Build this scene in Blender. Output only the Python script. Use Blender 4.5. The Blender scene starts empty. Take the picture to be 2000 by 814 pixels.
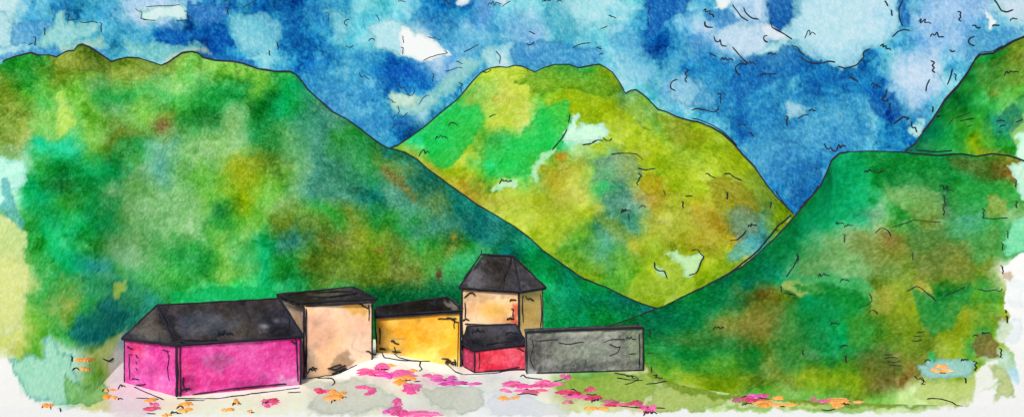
import bpy, math, random
import numpy as np
random.seed(7)
R = math.radians
sc = bpy.context.scene
COL = sc.collection

# ------------------------------------------------------------------ camera, sky light, sun, exposure
H = 13.0                                    # eye height of the hillside the village is seen from
cam_d = bpy.data.cameras.new("camera"); cam = bpy.data.objects.new("camera", cam_d); COL.objects.link(cam)
cam.location = (0, 0, H); cam.rotation_euler = (R(90), 0, 0)
cam_d.sensor_width = 36; cam_d.lens = 36; cam_d.clip_start = .5; cam_d.clip_end = 6000
sc.camera = cam

SUN_EL, SUN_AZ = 39, 188                    # behind the viewer, a little to the left
w = bpy.data.worlds.new("World"); sc.world = w; w.use_nodes = True
nt = w.node_tree; nt.nodes.clear()
sky = nt.nodes.new('ShaderNodeTexSky'); sky.sky_type = 'NISHITA'; sky.sun_disc = False
sky.sun_elevation = R(SUN_EL); sky.sun_rotation = R(SUN_AZ)
bg = nt.nodes.new('ShaderNodeBackground'); bg.inputs[1].default_value = .07
wo = nt.nodes.new('ShaderNodeOutputWorld')
nt.links.new(sky.outputs[0], bg.inputs[0]); nt.links.new(bg.outputs[0], wo.inputs[0])
sd = bpy.data.lights.new("sun", 'SUN'); sd.energy = 2.8; sd.angle = R(14); sd.color = (1, .93, .80)
sun = bpy.data.objects.new("sun", sd); COL.objects.link(sun)
sun.location = (-60, -60, 120)
sun.rotation_euler = (R(90 - SUN_EL), 0, R(180 - SUN_AZ))
vs = sc.view_settings; vs.view_transform = 'Standard'; vs.look = 'None'; vs.gamma = 1; vs.exposure = 0.53
SKY_GAIN = 2 ** -vs.exposure                # radiance of the painted sky
ALB = .92                                   # reflectance of bare paper-white paint

# ------------------------------------------------------------------ noise
_rs = np.random.RandomState(11)
_TAB = _rs.rand(16, 256, 256)
def vnoise(x, y, seed=0):
    t = _TAB[seed % 16]
    xi = np.floor(x).astype(int); yi = np.floor(y).astype(int)
    fx = x - xi; fy = y - yi
    fx = fx * fx * (3 - 2 * fx); fy = fy * fy * (3 - 2 * fy)
    a = t[yi % 256, xi % 256]; b = t[yi % 256, (xi + 1) % 256]
    c = t[(yi + 1) % 256, xi % 256]; d = t[(yi + 1) % 256, (xi + 1) % 256]
    return ((a * (1 - fx) + b * fx) * (1 - fy) + (c * (1 - fx) + d * fx) * fy) * 2 - 1
def fbm(x, y, s, octv=4, seed=0):
    r = 0; a = 1; n = 0
    for i in range(octv):
        r = r + a * vnoise(x / s + 17.3 * i + seed * 3.1, y / s + 9.7 * i + seed * 5.7, seed + i); n += a
        a *= .55; s /= 2.03
    return r / n

# ------------------------------------------------------------------ pigments (display values)
PAL = dict(
 # blues
 W=(247,249,246), p=(186,224,232), c=(124,204,224), b=(74,158,208), l=(134,178,228), L=(186,212,238),
 B=(26,120,190), D=(10,82,160), t=(60,148,190), T=(22,96,150),
 # greens, browns
 g=(46,146,62), G=(16,120,50), e=(18,156,90), E=(34,188,98), s=(112,170,108), v=(108,174,72), o=(104,132,48),
 O=(84,98,40), n=(122,100,44), y=(136,166,34), Y=(164,188,56), k=(170,178,72), a=(174,158,58),
 q=(22,112,94), Q=(24,92,116), m=(178,226,196), z=(196,206,120), d=(12,84,46), h=(82,150,124), u=(84,172,190),
 # ground
 w=(246,246,243), i=(236,216,228), f=(240,243,218), r=(220,222,208), x=(222,224,228), Z=(214,222,164), N=(198,226,150))
def srgb2lin(c):
    c = np.clip(c, 0, 1)
    return np.where(c <= .04045, c / 12.92, ((c + .055) / 1.055) ** 2.4)

CW, CH = 50.0, 50.875
def grid_from(rows, r0, nrow=16, ncol=40):
    """rows: {row: (first col, letters)}"""
    g = np.full((nrow, ncol, 3), np.nan)
    for r, (c0, s) in rows.items():
        for k, ch in enumerate(s):
            if ch != '.' and c0 + k < ncol: g[r, c0 + k] = PAL[ch]
    while np.isnan(g).any():
        bad = np.isnan(g[:, :, 0]); gp = np.pad(g, ((1, 1), (1, 1), (0, 0)), constant_values=np.nan)
        nb = np.stack([gp[1:-1, :-2], gp[1:-1, 2:], gp[:-2, 1:-1], gp[2:, 1:-1]])
        cnt = (~np.isnan(nb)).sum(0); sm = np.nansum(nb, 0)
        new = sm / np.maximum(cnt, 1)
        ok = bad & (cnt[:, :, 0] > 0); g[ok] = new[ok]
    return g
def sample(g, x, y):
    u = np.clip(x / CW - .5, 0, g.shape[1] - 1.001); v = np.clip(y / CH - .5, 0, g.shape[0] - 1.001)
    ui = u.astype(int); vi = v.astype(int); fu = u - ui; fv = v - vi
    sm = lambda f: np.clip((f - .5) * 1.25 + .5, 0, 1)
    fu = sm(fu)[:, None]; fv = sm(fv)[:, None]
    return (g[vi, ui] * (1 - fu) + g[vi, ui + 1] * fu) * (1 - fv) + (g[vi + 1, ui] * (1 - fu) + g[vi + 1, ui + 1] * fu) * fv
def poly_sd(px, py, poly):
    P = np.array(poly, float); n = len(P); d = np.full(px.shape, 1e9); ins = np.zeros(px.shape, bool)
    for i in range(n):
        ax, ay = P[i]; bx, by = P[(i + 1) % n]
        ex, ey = bx - ax, by - ay; wx, wy = px - ax, py - ay
        t = np.clip((wx * ex + wy * ey) / (ex * ex + ey * ey + 1e-9), 0, 1)
        d = np.minimum(d, (wx - ex * t) ** 2 + (wy - ey * t) ** 2)
        c = ((ay > py) != (by > py)) & (px < (bx - ax) * (py - ay) / ((by - ay) + 1e-9) + ax)
        ins ^= c
    d = np.sqrt(d); return np.where(ins, d, -d)
def apply_patch(c, x, y, jx, jy, patch):
    """a wash with a ragged edge: (polygon, colour, alpha, softness, rim)"""
    poly, colr, al, soft, rim = patch
    if isinstance(colr, str): colr = PAL[colr]
    P = np.array(poly); pad = 40
    k = (x > P[:, 0].min() - pad) & (x < P[:, 0].max() + pad) & (y > P[:, 1].min() - pad) & (y < P[:, 1].max() + pad)
    if not k.any(): return
    sd_ = poly_sd(x[k] + jx[k], y[k] + jy[k], poly)
    m = np.clip((sd_ + soft) / (2 * soft), 0, 1); m = m * m * (3 - 2 * m) * al
    tgt = np.array(colr, float)[None] * np.ones((len(sd_), 1))
    ring = np.exp(-((sd_ - 2.5) / 2.6) ** 2) * rim
    tgt = tgt * (1 - ring[:, None] * np.array([.42, .26, .20]))
    c[k] = c[k] * (1 - m[:, None]) + tgt * m[:, None]
def spot(c, x, y, sp):
    sx, sy, rx, ry, colr, al = sp
    if isinstance(colr, str): colr = PAL[colr]
    m = np.exp(-(((x - sx) / rx) ** 2 + ((y - sy) / ry) ** 2)) * al
    c[:] = c * (1 - m[:, None]) + np.array(colr, float)[None] * m[:, None]
def paint(x, y, g, patches=(), spots=(), seed=0, warp=1., grain=1., bloom=.16, sat=1., glaze=.07):
    x = np.asarray(x, float); y = np.asarray(y, float)
    jx = fbm(x, y, 30, 5, seed + 1) * 17; jy = fbm(x, y, 30, 5, seed + 5) * 17
    kx = jx * .62 + fbm(x, y, 11, 3, seed + 12) * 7; ky = jy * .62 + fbm(x, y, 11, 3, seed + 13) * 7
    wx = x + (fbm(x, y, 95, 4, seed) * 46 + jx * .9) * warp
    wy = y + (fbm(x, y, 95, 4, seed + 3) * 46 + jy * .9) * warp
    c = sample(g, wx, wy)
    # blooms: broad pools of thinner and thicker pigment
    bl = fbm(x, y, 60, 4, seed + 7)[:, None]
    thick = lambda c, e: 255 * (np.clip(c, 6, 255) / 255) ** np.clip(1 + e, .25, 2.4)   # more or less pigment in the wash
    c = thick(c, 2.2 * bloom * bl)
    hue = fbm(x, y, 44, 4, seed + 6)[:, None]; c = c + hue * np.array([[11, 3, -16.]]) * (1 - c.min(axis=1, keepdims=True) / 255)
    c = c * (1 + .12 * fbm(x, y, 13, 3, seed + 10)[:, None] * (1 - c.min(axis=1, keepdims=True) / 255))
    for q, (sc_, th_) in enumerate(((88, .04), (52, .16), (120, -.05))):       # glazes laid one over another, each with its own crisp edge
        lf = fbm(x + kx * .6, y + ky * .6, sc_, 4, seed + 11 + q) - th_
        lay = np.clip(lf / .016 + .5, 0, 1) + .5 * np.exp(-((lf - .014) / .012) ** 2)
        c = thick(c, (lay * glaze)[:, None] - glaze * .42)
    # drying edges of overlapping washes
    r = np.abs(fbm(x, y, 75, 3, seed + 9)); e = np.exp(-(r / .018) ** 2) * np.clip(fbm(x, y, 50, 2, seed + 2) * 2, 0, 1)
    c = c * (1 - .20 * e[:, None])
    for s_ in spots: spot(c, wx * .35 + x * .65, wy * .35 + y * .65, s_)
    for p_ in patches: apply_patch(c, x, y, kx, ky, p_)
    lum = c.mean(axis=1, keepdims=True); c = np.clip(lum + (c - lum) * sat, 0, 255)
    # granulation: pigment settles in the tooth of the paper
    gr = (.8 * fbm(x, y, 6.5, 2, seed + 4) + fbm(x, y, 2.5, 1, seed + 8))[:, None] * grain
    dens = 1 - c.min(axis=1, keepdims=True) / 255
    c = thick(c, -gr * .24)
    return np.clip(c, 0, 255)

# ------------------------------------------------------------------ materials
def mat_paint(name, scale=1.0):
    m = bpy.data.materials.new(name); m.use_nodes = True; n = m.node_tree; b = n.nodes['Principled BSDF']
    at = n.nodes.new('ShaderNodeAttribute'); at.attribute_name = 'pigment'
    tc = n.nodes.new('ShaderNodeTexCoord'); no = n.nodes.new('ShaderNodeTexNoise'); no.inputs['Scale'].default_value = 14 * scale
    no.inputs['Detail'].default_value = 3; no.inputs['Roughness'].default_value = .7
    n.links.new(tc.outputs['Object'], no.inputs['Vector'])
    mr = n.nodes.new('ShaderNodeMapRange'); mr.inputs['To Min'].default_value = .94; mr.inputs['To Max'].default_value = 1.06
    mr.inputs['From Min'].default_value = .25; mr.inputs['From Max'].default_value = .75
    mx = n.nodes.new('ShaderNodeVectorMath'); mx.operation = 'SCALE'
    n.links.new(no.outputs['Fac'], mr.inputs['Value']); n.links.new(at.outputs['Color'], mx.inputs[0]); n.links.new(mr.outputs[0], mx.inputs['Scale'])
    n.links.new(mx.outputs[0], b.inputs['Base Color'])
    bp = n.nodes.new('ShaderNodeBump'); bp.inputs['Strength'].default_value = .08; bp.inputs['Distance'].default_value = .08 / scale
    n.links.new(no.outputs['Fac'], bp.inputs['Height']); n.links.new(bp.outputs[0], b.inputs['Normal'])
    b.inputs['Roughness'].default_value = 1; b.inputs['Specular IOR Level'].default_value = 0
    return m
def mat_ink():
    m = bpy.data.materials.new('ink'); m.use_nodes = True; n = m.node_tree; b = n.nodes['Principled BSDF']
    no = n.nodes.new('ShaderNodeTexNoise'); no.inputs['Scale'].default_value = 3
    cr = n.nodes.new('ShaderNodeValToRGB'); cr.color_ramp.elements[0].color = (.005, .006, .012, 1); cr.color_ramp.elements[1].color = (.03, .03, .045, 1)
    n.links.new(no.outputs['Fac'], cr.inputs['Fac']); n.links.new(cr.outputs[0], b.inputs['Base Color'])
    b.inputs['Roughness'].default_value = .8; b.inputs['Specular IOR Level'].default_value = .1
    return m
def mat_sky():
    m = bpy.data.materials.new('sky_wash'); m.use_nodes = True; n = m.node_tree; n.nodes.clear()
    at = n.nodes.new('ShaderNodeAttribute'); at.attribute_name = 'pigment'
    em = n.nodes.new('ShaderNodeEmission'); em.inputs[1].default_value = SKY_GAIN; o = n.nodes.new('ShaderNodeOutputMaterial')
    n.links.new(at.outputs['Color'], em.inputs[0]); n.links.new(em.outputs[0], o.inputs[0])
    return m
M_PAINT = mat_paint('watercolour_wash'); M_HILL = mat_paint('watercolour_hill_wash', .6); M_INK = mat_ink(); M_SKY = mat_sky()

# ------------------------------------------------------------------ mesh collector
class MB:
    def __init__(s): s.v = []; s.f = []; s.m = []; s.c = []; s.n = 0
    def add(s, v, f, mat=0, c=None):
        v = np.asarray(v, float); f = np.asarray(f, int)
        s.v.append(v); s.f.append((f + s.n)); s.m.append(np.full(len(f), mat)); s.n += len(v)
        s.c.append(np.tile([.02, .02, .03], (len(v), 1)) if c is None else c)
    def grid(s, P, c=None, flip=False):
        a, b = P.shape[:2]; i = np.arange(a * b).reshape(a, b)
        q = np.stack([i[:-1, :-1], i[:-1, 1:], i[1:, 1:], i[1:, :-1]], -1).reshape(-1, 4)
        if flip: q = q[:, ::-1]
        s.add(P.reshape(-1, 3), q, 0, c)
    def tube(s, pts, rad, sides=5):
        pts = np.asarray(pts, float); n = len(pts)
        if n < 2: return
        rad = np.broadcast_to(rad, (n,)).copy(); rad[0] *= .5; rad[-1] *= .35
        t = np.gradient(pts, axis=0); t /= np.linalg.norm(t, axis=1, keepdims=True) + 1e-9
        up = np.where(np.abs(t[:, 1:2]) < .8, np.array([[0, 1., 0]]), np.array([[1., 0, 0]]))
        a = np.cross(t, up); a /= np.linalg.norm(a, axis=1, keepdims=True) + 1e-9; b = np.cross(t, a)
        th = np.arange(sides) / sides * 2 * math.pi
        ring = pts[:, None] + rad[:, None, None] * (a[:, None] * np.cos(th)[None, :, None] + b[:, None] * np.sin(th)[None, :, None])
        i = np.arange(n * sides).reshape(n, sides); j = np.roll(i, -1, 1)
        q = np.stack([i[:-1], j[:-1], j[1:], i[1:]], -1).reshape(-1, 4)
        s.add(ring.reshape(-1, 3), q, 1)
    def build(s, name, mats, parent=None, smooth=True):
        v = np.concatenate(s.v); c = np.concatenate(s.c)
        me = bpy.data.meshes.new(name)
        quads = [f for f in s.f]; nl = sum(f.size for f in quads); nf = sum(len(f) for f in quads)
        me.vertices.add(len(v)); me.vertices.foreach_set('co', v.ravel())
        me.loops.add(nl); me.loops.foreach_set('vertex_index', np.concatenate([f.ravel() for f in quads]))
        me.polygons.add(nf)
        tot = np.concatenate([np.full(len(f), f.shape[1]) for f in quads]); st = np.concatenate([[0], np.cumsum(tot)[:-1]])
        me.polygons.foreach_set('loop_start', st); me.polygons.foreach_set('loop_total', tot)
        me.polygons.foreach_set('material_index', np.concatenate(s.m))
        me.polygons.foreach_set('use_smooth', np.full(nf, smooth))
        me.update(calc_edges=True); me.validate()
        at = me.color_attributes.new('pigment', 'FLOAT_COLOR', 'POINT')
        at.data.foreach_set('color', np.concatenate([c, np.ones((len(c), 1))], 1).ravel())
        for m in mats: me.materials.append(m)
        o = bpy.data.objects.new(name, me); COL.objects.link(o)
        if parent: o.parent = parent
        return o
def tag(o, label=None, cat=None, group=None, kind=None):
    if label: o['label'] = label
    if cat: o['category'] = cat
    if group: o['group'] = group
    if kind: o['kind'] = kind
    return o
def empty(name, loc):
    o = bpy.data.objects.new(name, None); COL.objects.link(o); o.location = loc; o.empty_display_size = .5; return o
def proj(v):
    v = np.asarray(v, float); return 1000 + v[..., 0] / v[..., 1] * 2000, 407 - (v[..., 2] - H) / v[..., 1] * 2000
def P3(px, py, d): return np.array([(px - 1000) / 2000 * d, d, H - (py - 407) / 2000 * d])
def alb(c): return srgb2lin(c / 255.) * ALB

# ------------------------------------------------------------------ pen strokes: small hand-drawn marks
def glyph(kind, x, y, s, rot=0.):
    rr = random.Random(int(x * 7 + y * 13)); j = lambda: rr.uniform(-.08, .08)
    base = dict(
        m=[(-.5, .15), (-.35, -.2), (-.25, .15), (-.05, -.25), (.05, .12), (.25, -.1), (.5, .05)],
        s=[(-.2, -.5), (.2, -.4), (-.1, -.1), (.15, .1), (-.1, .4), (.1, .5)],
        c=[(-.5, .2), (-.3, -.12), (0, -.25), (.3, -.15), (.5, .1)],
        l=[(-.5, .2), (-.1, .03), (.2, -.1), (.5, -.2)],
        d=[(-.5, 0), (0, .04), (.5, -.02)],
        z=[(-.5, -.1), (-.1, -.15), (-.2, .1), (.2, .05), (.1, .25), (.5, .2)],
        v=[(-.5, -.3), (-.35, .1), (-.1, .2), (0, -.1), (.15, .25), (.5, .3)],
        o=[(.3, -.5), (-.2, -.4), (-.4, 0), (-.2, .4), (.3, .5)],
        n=[(-.5, .35), (-.2, -.4), (0, -.2), (-.05, .1), (.2, -.3), (.5, 0)])[kind]
    a = R(rot); ca, sa = math.cos(a), math.sin(a)
    return [(x + s * ((u + j()) * ca - (v_ + j()) * sa), y + s * ((u + j()) * sa + (v_ + j()) * ca)) for u, v_ in base]
def smooth_line(pts, step=2.5, wob=.5, seed=0):
    p = np.array(pts, float); d = np.concatenate([[0], np.cumsum(np.linalg.norm(np.diff(p[:, :2], axis=0), axis=1))])
    n = max(4, int(d[-1] / step)); t = np.linspace(0, d[-1], n)
    q = np.stack([np.interp(t, d, p[:, k]) for k in range(p.shape[1])], 1)
    for _ in range(2):
        q[1:-1] = (q[:-2] + 2 * q[1:-1] + q[2:]) / 4
    off = fbm(t, t * 0 + seed * 31.7 + pts[0][0], 14, 2, 3) * wob
    off2 = fbm(t, t * 0 + seed * 11.3 + pts[0][1], 14, 2, 6) * wob
    q[:, 0] += off; q[:, 1] += off2
    return q
def stroke(mb, surf, pts, wpx=2.6, seed=0, wob=.7):
    """lay an ink line on a surface; surf(px, py) gives its points"""
    q = smooth_line(pts, 2.5, wob, seed)
    X = surf(q[:, 0], q[:, 1]); d = X[:, 1]
    wv = wpx * (1 + .45 * fbm(q[:, 0] + q[:, 1], q[:, 1] * 0 + seed, 22, 2, 2))
    rad = wv / 2 * d / 2000
    X = X + (np.array([[0, 0, H]]) - X) / np.linalg.norm(X - np.array([[0, 0, H]]), axis=1, keepdims=True) * rad[:, None] * 1.2
    mb.tube(X, rad)
def marks(mb, surf, lst, wpx=2.4):
    for i, g_ in enumerate(lst):
        if isinstance(g_[0], str): stroke(mb, surf, glyph(*g_), wpx, i, .4)
        else: stroke(mb, surf, g_, wpx, i, .9)

# ------------------------------------------------------------------ SKY (curved backdrop well behind the hills)
SKY_ROWS = {
 0: (0, "pbbtbLLBbb" "BDBtccbBlc" "ctppcBDbLL" "DpppLBllLp"),
 1: (0, "pbcctbBDBc" "cBBccpWbbb" "lttcbBblLL" "ppppcbllbb"),
 2: (0, "BbBctbccBB" "cBbbBBWlbp" "bbBbcbbBBB" "DBBBbLLbcc"),
 3: (11, "BbbbBBbc"), }
SKY_ROWS = {k: list(v) for k, v in SKY_ROWS.items()}
SKY_ROWS[3] = (11, "BbbbBBbct" "ttttc" "clbBB" "bBBBBLLcbb")
SKY_ROWS[4] = (12, "Bbbcpttc" "ccccc" "pcbBb" "bbbbBBcbb")
SKY_ROWS[5] = (12, "BBBBTtt" "ccccccccc" "bb" "bbbbBBbb")
SKY_ROWS[6] = (13, "BBBT" "cccccccccccc" "bbbBBBBb")
SKY_ROWS[7] = (28, "bBBDDBBB")
gs = grid_from(SKY_ROWS, 0)
B_, D_ = (36,124,192), (10,84,160)
sky_patches = [
 ([(0,20),(20,35),(38,42),(20,60),(25,85),(-60,115),(-60,20)], (186,222,232), .9, 2, .5),
 ([(16,75),(30,45),(90,38),(108,50),(88,62),(72,88),(30,86)], (98,158,214), .8, 2, .4),
 ([(100,25),(125,22),(128,42),(165,44),(195,45),(199,62),(178,70),(150,82),(120,95),(70,92),(90,60),(105,50)], (164,214,216), .9, 2, .5),
 ([(240,0),(390,0),(380,14),(300,12),(250,22)], (176,206,236), .7, 5, .1),
 ([(278,15),(350,10),(370,22),(366,38),(300,43),(282,38),(273,26)], (214,240,238), 1, 1.5, .6),
 ([(368,10),(400,8),(445,10),(447,34),(412,52),(385,48),(370,36)], (66,124,200), .85, 1.5, .6),
 ([(250,78),(300,80),(350,88),(400,84),(380,100),(340,110),(312,126),(280,118),(250,110)], (140,200,204), .8, 3, .3),
 ([(305,72),(350,55),(372,60),(400,66),(398,80),(372,78),(350,90),(320,82)], (20,94,182), .9, 3, .3),
 ([(404,62),(440,55),(462,90),(445,88),(432,112),(412,110),(402,78)], (16,86,176), .9, 2.5, .3),
 ([(396,92),(420,104),(460,108),(505,125),(505,138),(440,124),(410,115)], (36,108,190), .8, 3, .3),
 ([(450,30),(500,20),(545,45),(548,80),(525,105),(500,112),(470,100),(452,60)], (140,200,222), .75, 2, .5),
 ([(640,26),(665,24),(682,40),(680,90),(660,86),(648,60)], (128,192,216), .8, 3, .3),
 ([(722,45),(762,32),(790,50),(826,70),(850,78),(876,104),(826,120),(790,108),(750,95),(725,80)], (190,228,238), .95, 1.5, .5),
 ([(784,52),(822,70),(850,78),(878,104),(827,121),(786,104)], (247,251,248), 1, 1, .2),
 ([(943,97),(960,96),(977,106),(975,130),(950,132),(942,118)], (186,224,232), .9, 2, .4),
 ([(755,188),(772,180),(800,190),(838,182),(870,155),(905,112),(945,118),(905,160),(850,196),(812,228),(775,224)], (168,212,206), .75, 3, .3),
 ([(757,186),(790,184),(826,190),(800,208),(770,206)], (206,230,212), .9, 2, .4),
 ([(880,-20),(925,-20),(905,12),(890,10)], 'W', .95, 2, .3), ([(955,-20),(1000,-20),(990,13),(968,10)], (220,234,244), .9, 2, .3),
 ([(1000,85),(1060,78),(1120,90),(1175,92),(1178,108),(1160,124),(1110,134),(1060,130),(1000,132)], (84,150,210), .75, 2.5, .5),
 ([(1258,-20),(1350,-20),(1335,22),(1300,40),(1285,64),(1264,74),(1260,30)], (32,100,186), .85, 3, .3),
 ([(1180,40),(1240,60),(1262,110),(1290,140),(1240,170),(1200,110)], (120,178,222), .4, 4, .2),
 ([(1308,160),(1326,146),(1352,150),(1400,190),(1404,214),(1340,212),(1310,196)], (150,196,226), .8, 1.5, .7),
 ([(1395,-20),(1432,-20),(1428,10),(1412,20),(1398,14)], 'W', .95, 3, .1),
 ([(1375,14),(1420,22),(1450,45),(1430,55),(1400,55),(1380,40)], (60,124,196), .7, 5, .3),
 ([(1392,62),(1440,52),(1490,46),(1512,70),(1500,96),(1462,124),(1420,92),(1396,84)], (204,224,240), .75, 3, .4),
 ([(1340,214),(1362,180),(1340,140),(1372,110),(1422,118),(1450,112),(1508,106),(1530,92),(1560,92),(1566,116),(1606,124),(1650,134),(1682,126),(1704,142),(1690,180),(1700,250),(1680,290),(1640,300),(1440,260),(1410,220)], (44,128,196), .4, 2.5, 1),
 ([(1430,150),(1450,116),(1508,106),(1530,92),(1560,92),(1570,140),(1500,160),(1440,200)], (26,96,178), .6, 5, .4),
 ([(1505,62),(1550,48),(1562,0),(1562,-30),(1762,-30),(1757,52),(1740,84),(1692,98),(1676,128),(1642,132),(1604,118),(1568,108),(1560,84),(1530,78)], (192,226,240), .8, 1.5, .6),
 ([(1500,-20),(1536,-20),(1552,44),(1524,62),(1506,44)], (34,96,176), .9, 2.5, .4),
 ([(1486,40),(1510,50),(1545,76),(1520,82),(1490,66)], (232,238,244), .9, 2, .2),
 ([(1756,-20),(1780,-20),(1775,20),(1782,50),(1764,56),(1757,40)], (40,106,190), .8, 6, .5),
 ([(1762,100),(1830,110),(1820,170),(1790,220),(1740,190),(1730,140)], (180,208,238), .5, 12, .1),
 ([(1690,180),(1742,172),(1750,200),(1765,230),(1738,242),(1716,232),(1700,208)], (20,86,172), .75, 4, .3),
 ([(1732,212),(1748,210),(1750,236),(1736,238)], (10,44,130), .8, 4, .2),
 ([(1928,22),(1946,44),(1936,54),(1928,50)], 'W', 1, 1.5, .2), ([(1955,0),(2050,-10),(2050,40),(1975,40)], (206,222,236), .8, 4, .2),
 ([(1890,65),(1950,58),(2010,50),(1990,80),(1920,108),(1880,120)], (88,150,206), .7, 4, .3),
 ([(1538,206),(1556,202),(1574,212),(1584,222),(1556,232),(1538,234)], (178,210,230), .85, 2, .5),
 ([(1775,246),(1795,240),(1800,232),(1812,228),(1792,262),(1780,270)], (196,232,232), .95, 1.5, .3),
 ([(50,96),(120,92),(215,100),(215,116),(100,112),(10,120),(-20,110)], (66,130,200), .6, 4, .2),
 ([(120,88),(150,84),(200,78),(206,98),(160,100),(130,106)], (214,214,180), .5, 6, 0),
 ([(320,118),(370,96),(400,92),(408,104),(380,104),(330,126)], (226,214,184), .6, 5, 0),
]
sky_spots = [(620,20,40,25,D_,.6),(560,60,30,40,B_,.5),(700,110,45,22,B_,.6),(800,150,60,28,(28,100,196),.7),(790,240,30,22,(20,96,176),.8),(640,180,40,30,(60,140,200),.5),
 (720,250,50,30,(34,110,184),.6),(650,210,30,24,(44,112,190),.6),(680,190,50,30,(110,170,214),.35),(850,50,40,25,(84,140,204),.5),(900,90,40,25,(96,158,216),.5),(1100,55,40,25,(78,164,196),.6),(1010,60,40,30,(140,176,226),.6),
 (1150,20,45,30,(168,224,236),.6),(1230,130,40,40,(168,216,234),.5),(1520,300,90,50,(84,150,206),.5),(1550,270,60,30,(120,180,214),.35),(1550,380,25,30,(30,90,160),.8),(1500,340,40,30,(50,120,190),.5),(1640,280,30,30,(40,110,186),.4),
 (1880,20,60,30,(150,182,234),.5),(1820,60,40,30,(150,184,232),.5),(1440,180,30,30,(44,112,186),.5),(1830,230,20,30,(120,180,214),.5)]
def sky_surf(px, py):
    px = np.asarray(px, float); py = np.asarray(py, float); az = np.arctan((px - 1000) / 2000)
    rad = 1400.0; d = rad * np.cos(az)
    return np.stack([(px - 1000) / 2000 * d, d, H - (py - 407) / 2000 * d], -1)
xs = np.arange(-900, 2901, 2.5); ys = np.concatenate([np.linspace(-900, -62, 40), np.arange(-60, 441, 2.5)])
gx, gy = np.meshgrid(xs, ys)
mb = MB()
cs = paint(gx.ravel(), gy.ravel(), gs, sky_patches, sky_spots, 1, 1.0, 1.2, .36, 1.0, .30); w_ = np.clip((215 - cs.min(1, keepdims=True)) / 130, 0, 1); cs = np.clip(cs * (1 + w_ * np.array([[-.10, .045, -.01]])), 0, 250)
mb.grid(sky_surf(gx, gy), srgb2lin(cs / 255.))
sky_marks = [
 [(264,17),(272,24),(276,20),(278,28),(274,36),(284,40)], [(285,14),(310,12),(335,12),(352,10)], [(360,22),(368,24),(365,30),(372,36),(358,40),(345,41)], [(274,36),(290,40),(304,41)],
 [(128,28),(136,27),(132,41),(148,38)], [(155,43),(168,45),(180,42),(192,46)], ('s',197,54,20), ('s',87,62,14), ('s',69,80,18), ('l',60,87,10), ('s',445,22,14), ('m',441,3,12),
 [(474,16),(484,10),(490,6),(502,0)], ('s',640,34,18), ('o',677,44,14,10), ('c',683,90,14,180), ('m',738,36,16,60), ('c',726,78,14), [(835,72),(845,76),(852,74),(856,80),(862,76)],
 ('s',787,78,14), ('s',786,100,16), [(826,120),(840,112),(856,108),(876,104),(868,98)], ('v',712,148,24), ('v',788,170,22,20), ('c',802,182,20,160), ('z',764,196,18), ('s',778,215,16),('l',770,228,10,-30),
 ('s',845,152,16), ('s',900,172,20), [(818,205),(826,192),(834,186),(840,186)], ('l',792,224,14,-20), [(766,250),(776,240),(786,243),(796,241)], [(906,102),(916,98),(928,90),(936,86)], ('z',898,122,14), ('l',886,136,34,10), ('s',542,90,16), ('s',526,104,10),
 ('m',785,3,16), ('m',875,5,18,30), ('m',965,8,26), [(980,14),(990,6),(998,2)], [(968,100),(978,110),(976,125)],
 ('m',1068,2,16), ('c',1092,3,12), ('z',1196,32,18), ('l',1180,54,12,0), ('z',1040,64,14), ('c',1036,85,16,170), [(1118,95),(1130,88),(1142,85),(1154,84)], ('z',1170,94,12), ('l',1174,106,10),
 ('s',1267,20,14), ('s',1266,42,16), ('m',1385,26,26,40), [(1430,10),(1440,22),(1448,34),(1462,42)], [(1452,15),(1456,26),(1468,36),(1482,38)], ('c',1383,50,18,220), ('v',1408,80,28,10), ('l',1392,108,14,50), ('m',1420,116,24), [(1430,92),(1442,106),(1452,118),(1462,125)], ('o',1446,135,26,20), ('s',1340,146,26), ('o',1316,166,22,10),
 ('s',1406,192,20), [(1350,216),(1362,212),(1380,216),(1395,220),(1402,214),(1404,206)], ('m',1450,243,18), ('l',1469,262,14,70), ('o',1496,76,14), ('m',1495,145,20),
 [(1504,42),(1508,54),(1520,60),(1534,68),(1548,78)], ('n',1583,68,22), [(1545,90),(1558,92),(1564,104),(1574,108)], [(1564,110),(1574,120),(1590,124),(1606,124),(1618,119),(1632,122)], [(1636,130),(1650,134),(1664,131),(1676,126),(1680,118),(1688,112),(1686,102),(1700,96)],
 ('m',1730,94,22,30), [(1742,72),(1754,62),(1766,58),(1778,60)], [(1764,0),(1756,16),(1757,36),(1763,52)], ('m',1732,8,14,60), ('s',1741,26,12), ('m',1806,44,26,20), ('m',1832,70,28,10), ('s',1874,32,20), ('z',1908,52,18), ('m',1946,50,14), ('o',1898,80,18), ('c',1860,100,12,200), ('s',1823,130,22), ('l',1811,166,26,-50), [(1850,166),(1856,152),(1860,134)], ('s',1866,152,14),
 [(1942,0),(1950,10),(1957,22),(1968,24),(1980,20)], ('m',1980,38,16), ('m',1712,168,24,20), [(1733,174),(1728,190),(1720,196),(1736,198),(1732,192)], ('s',1738,208,12), [(1746,242),(1756,234),(1766,228),(1777,231),(1770,234)], ('m',1668,156,20,30), ('s',1536,236,18), [(1558,232),(1568,226),(1580,224)], ('m',1587,216,16), ('v',1622,288,26,10), ('n',1642,288,18), ('v',1787,248,20,30), ('s',1822,214,12), ('m',1508,106,20,0), ('m',1510,145,14), ('m',1470,124,16,20),
 [(1515,372),(1522,384),(1530,396),(1536,404)],[(1575,400),(1584,385),(1598,362)],[(1560,408),(1580,390),(1602,370)],[(1568,398),(1590,378),(1612,352)]]
mx_ = lambda g_: g_[1] if isinstance(g_[0], str) else g_[0][0]
marks(mb, sky_surf, [g_ for g_ in sky_marks if mx_(g_) < 1300], 2.0)
marks(mb, sky_surf, [g_ for g_ in sky_marks if mx_(g_) >= 1300], 2.9)
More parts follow.
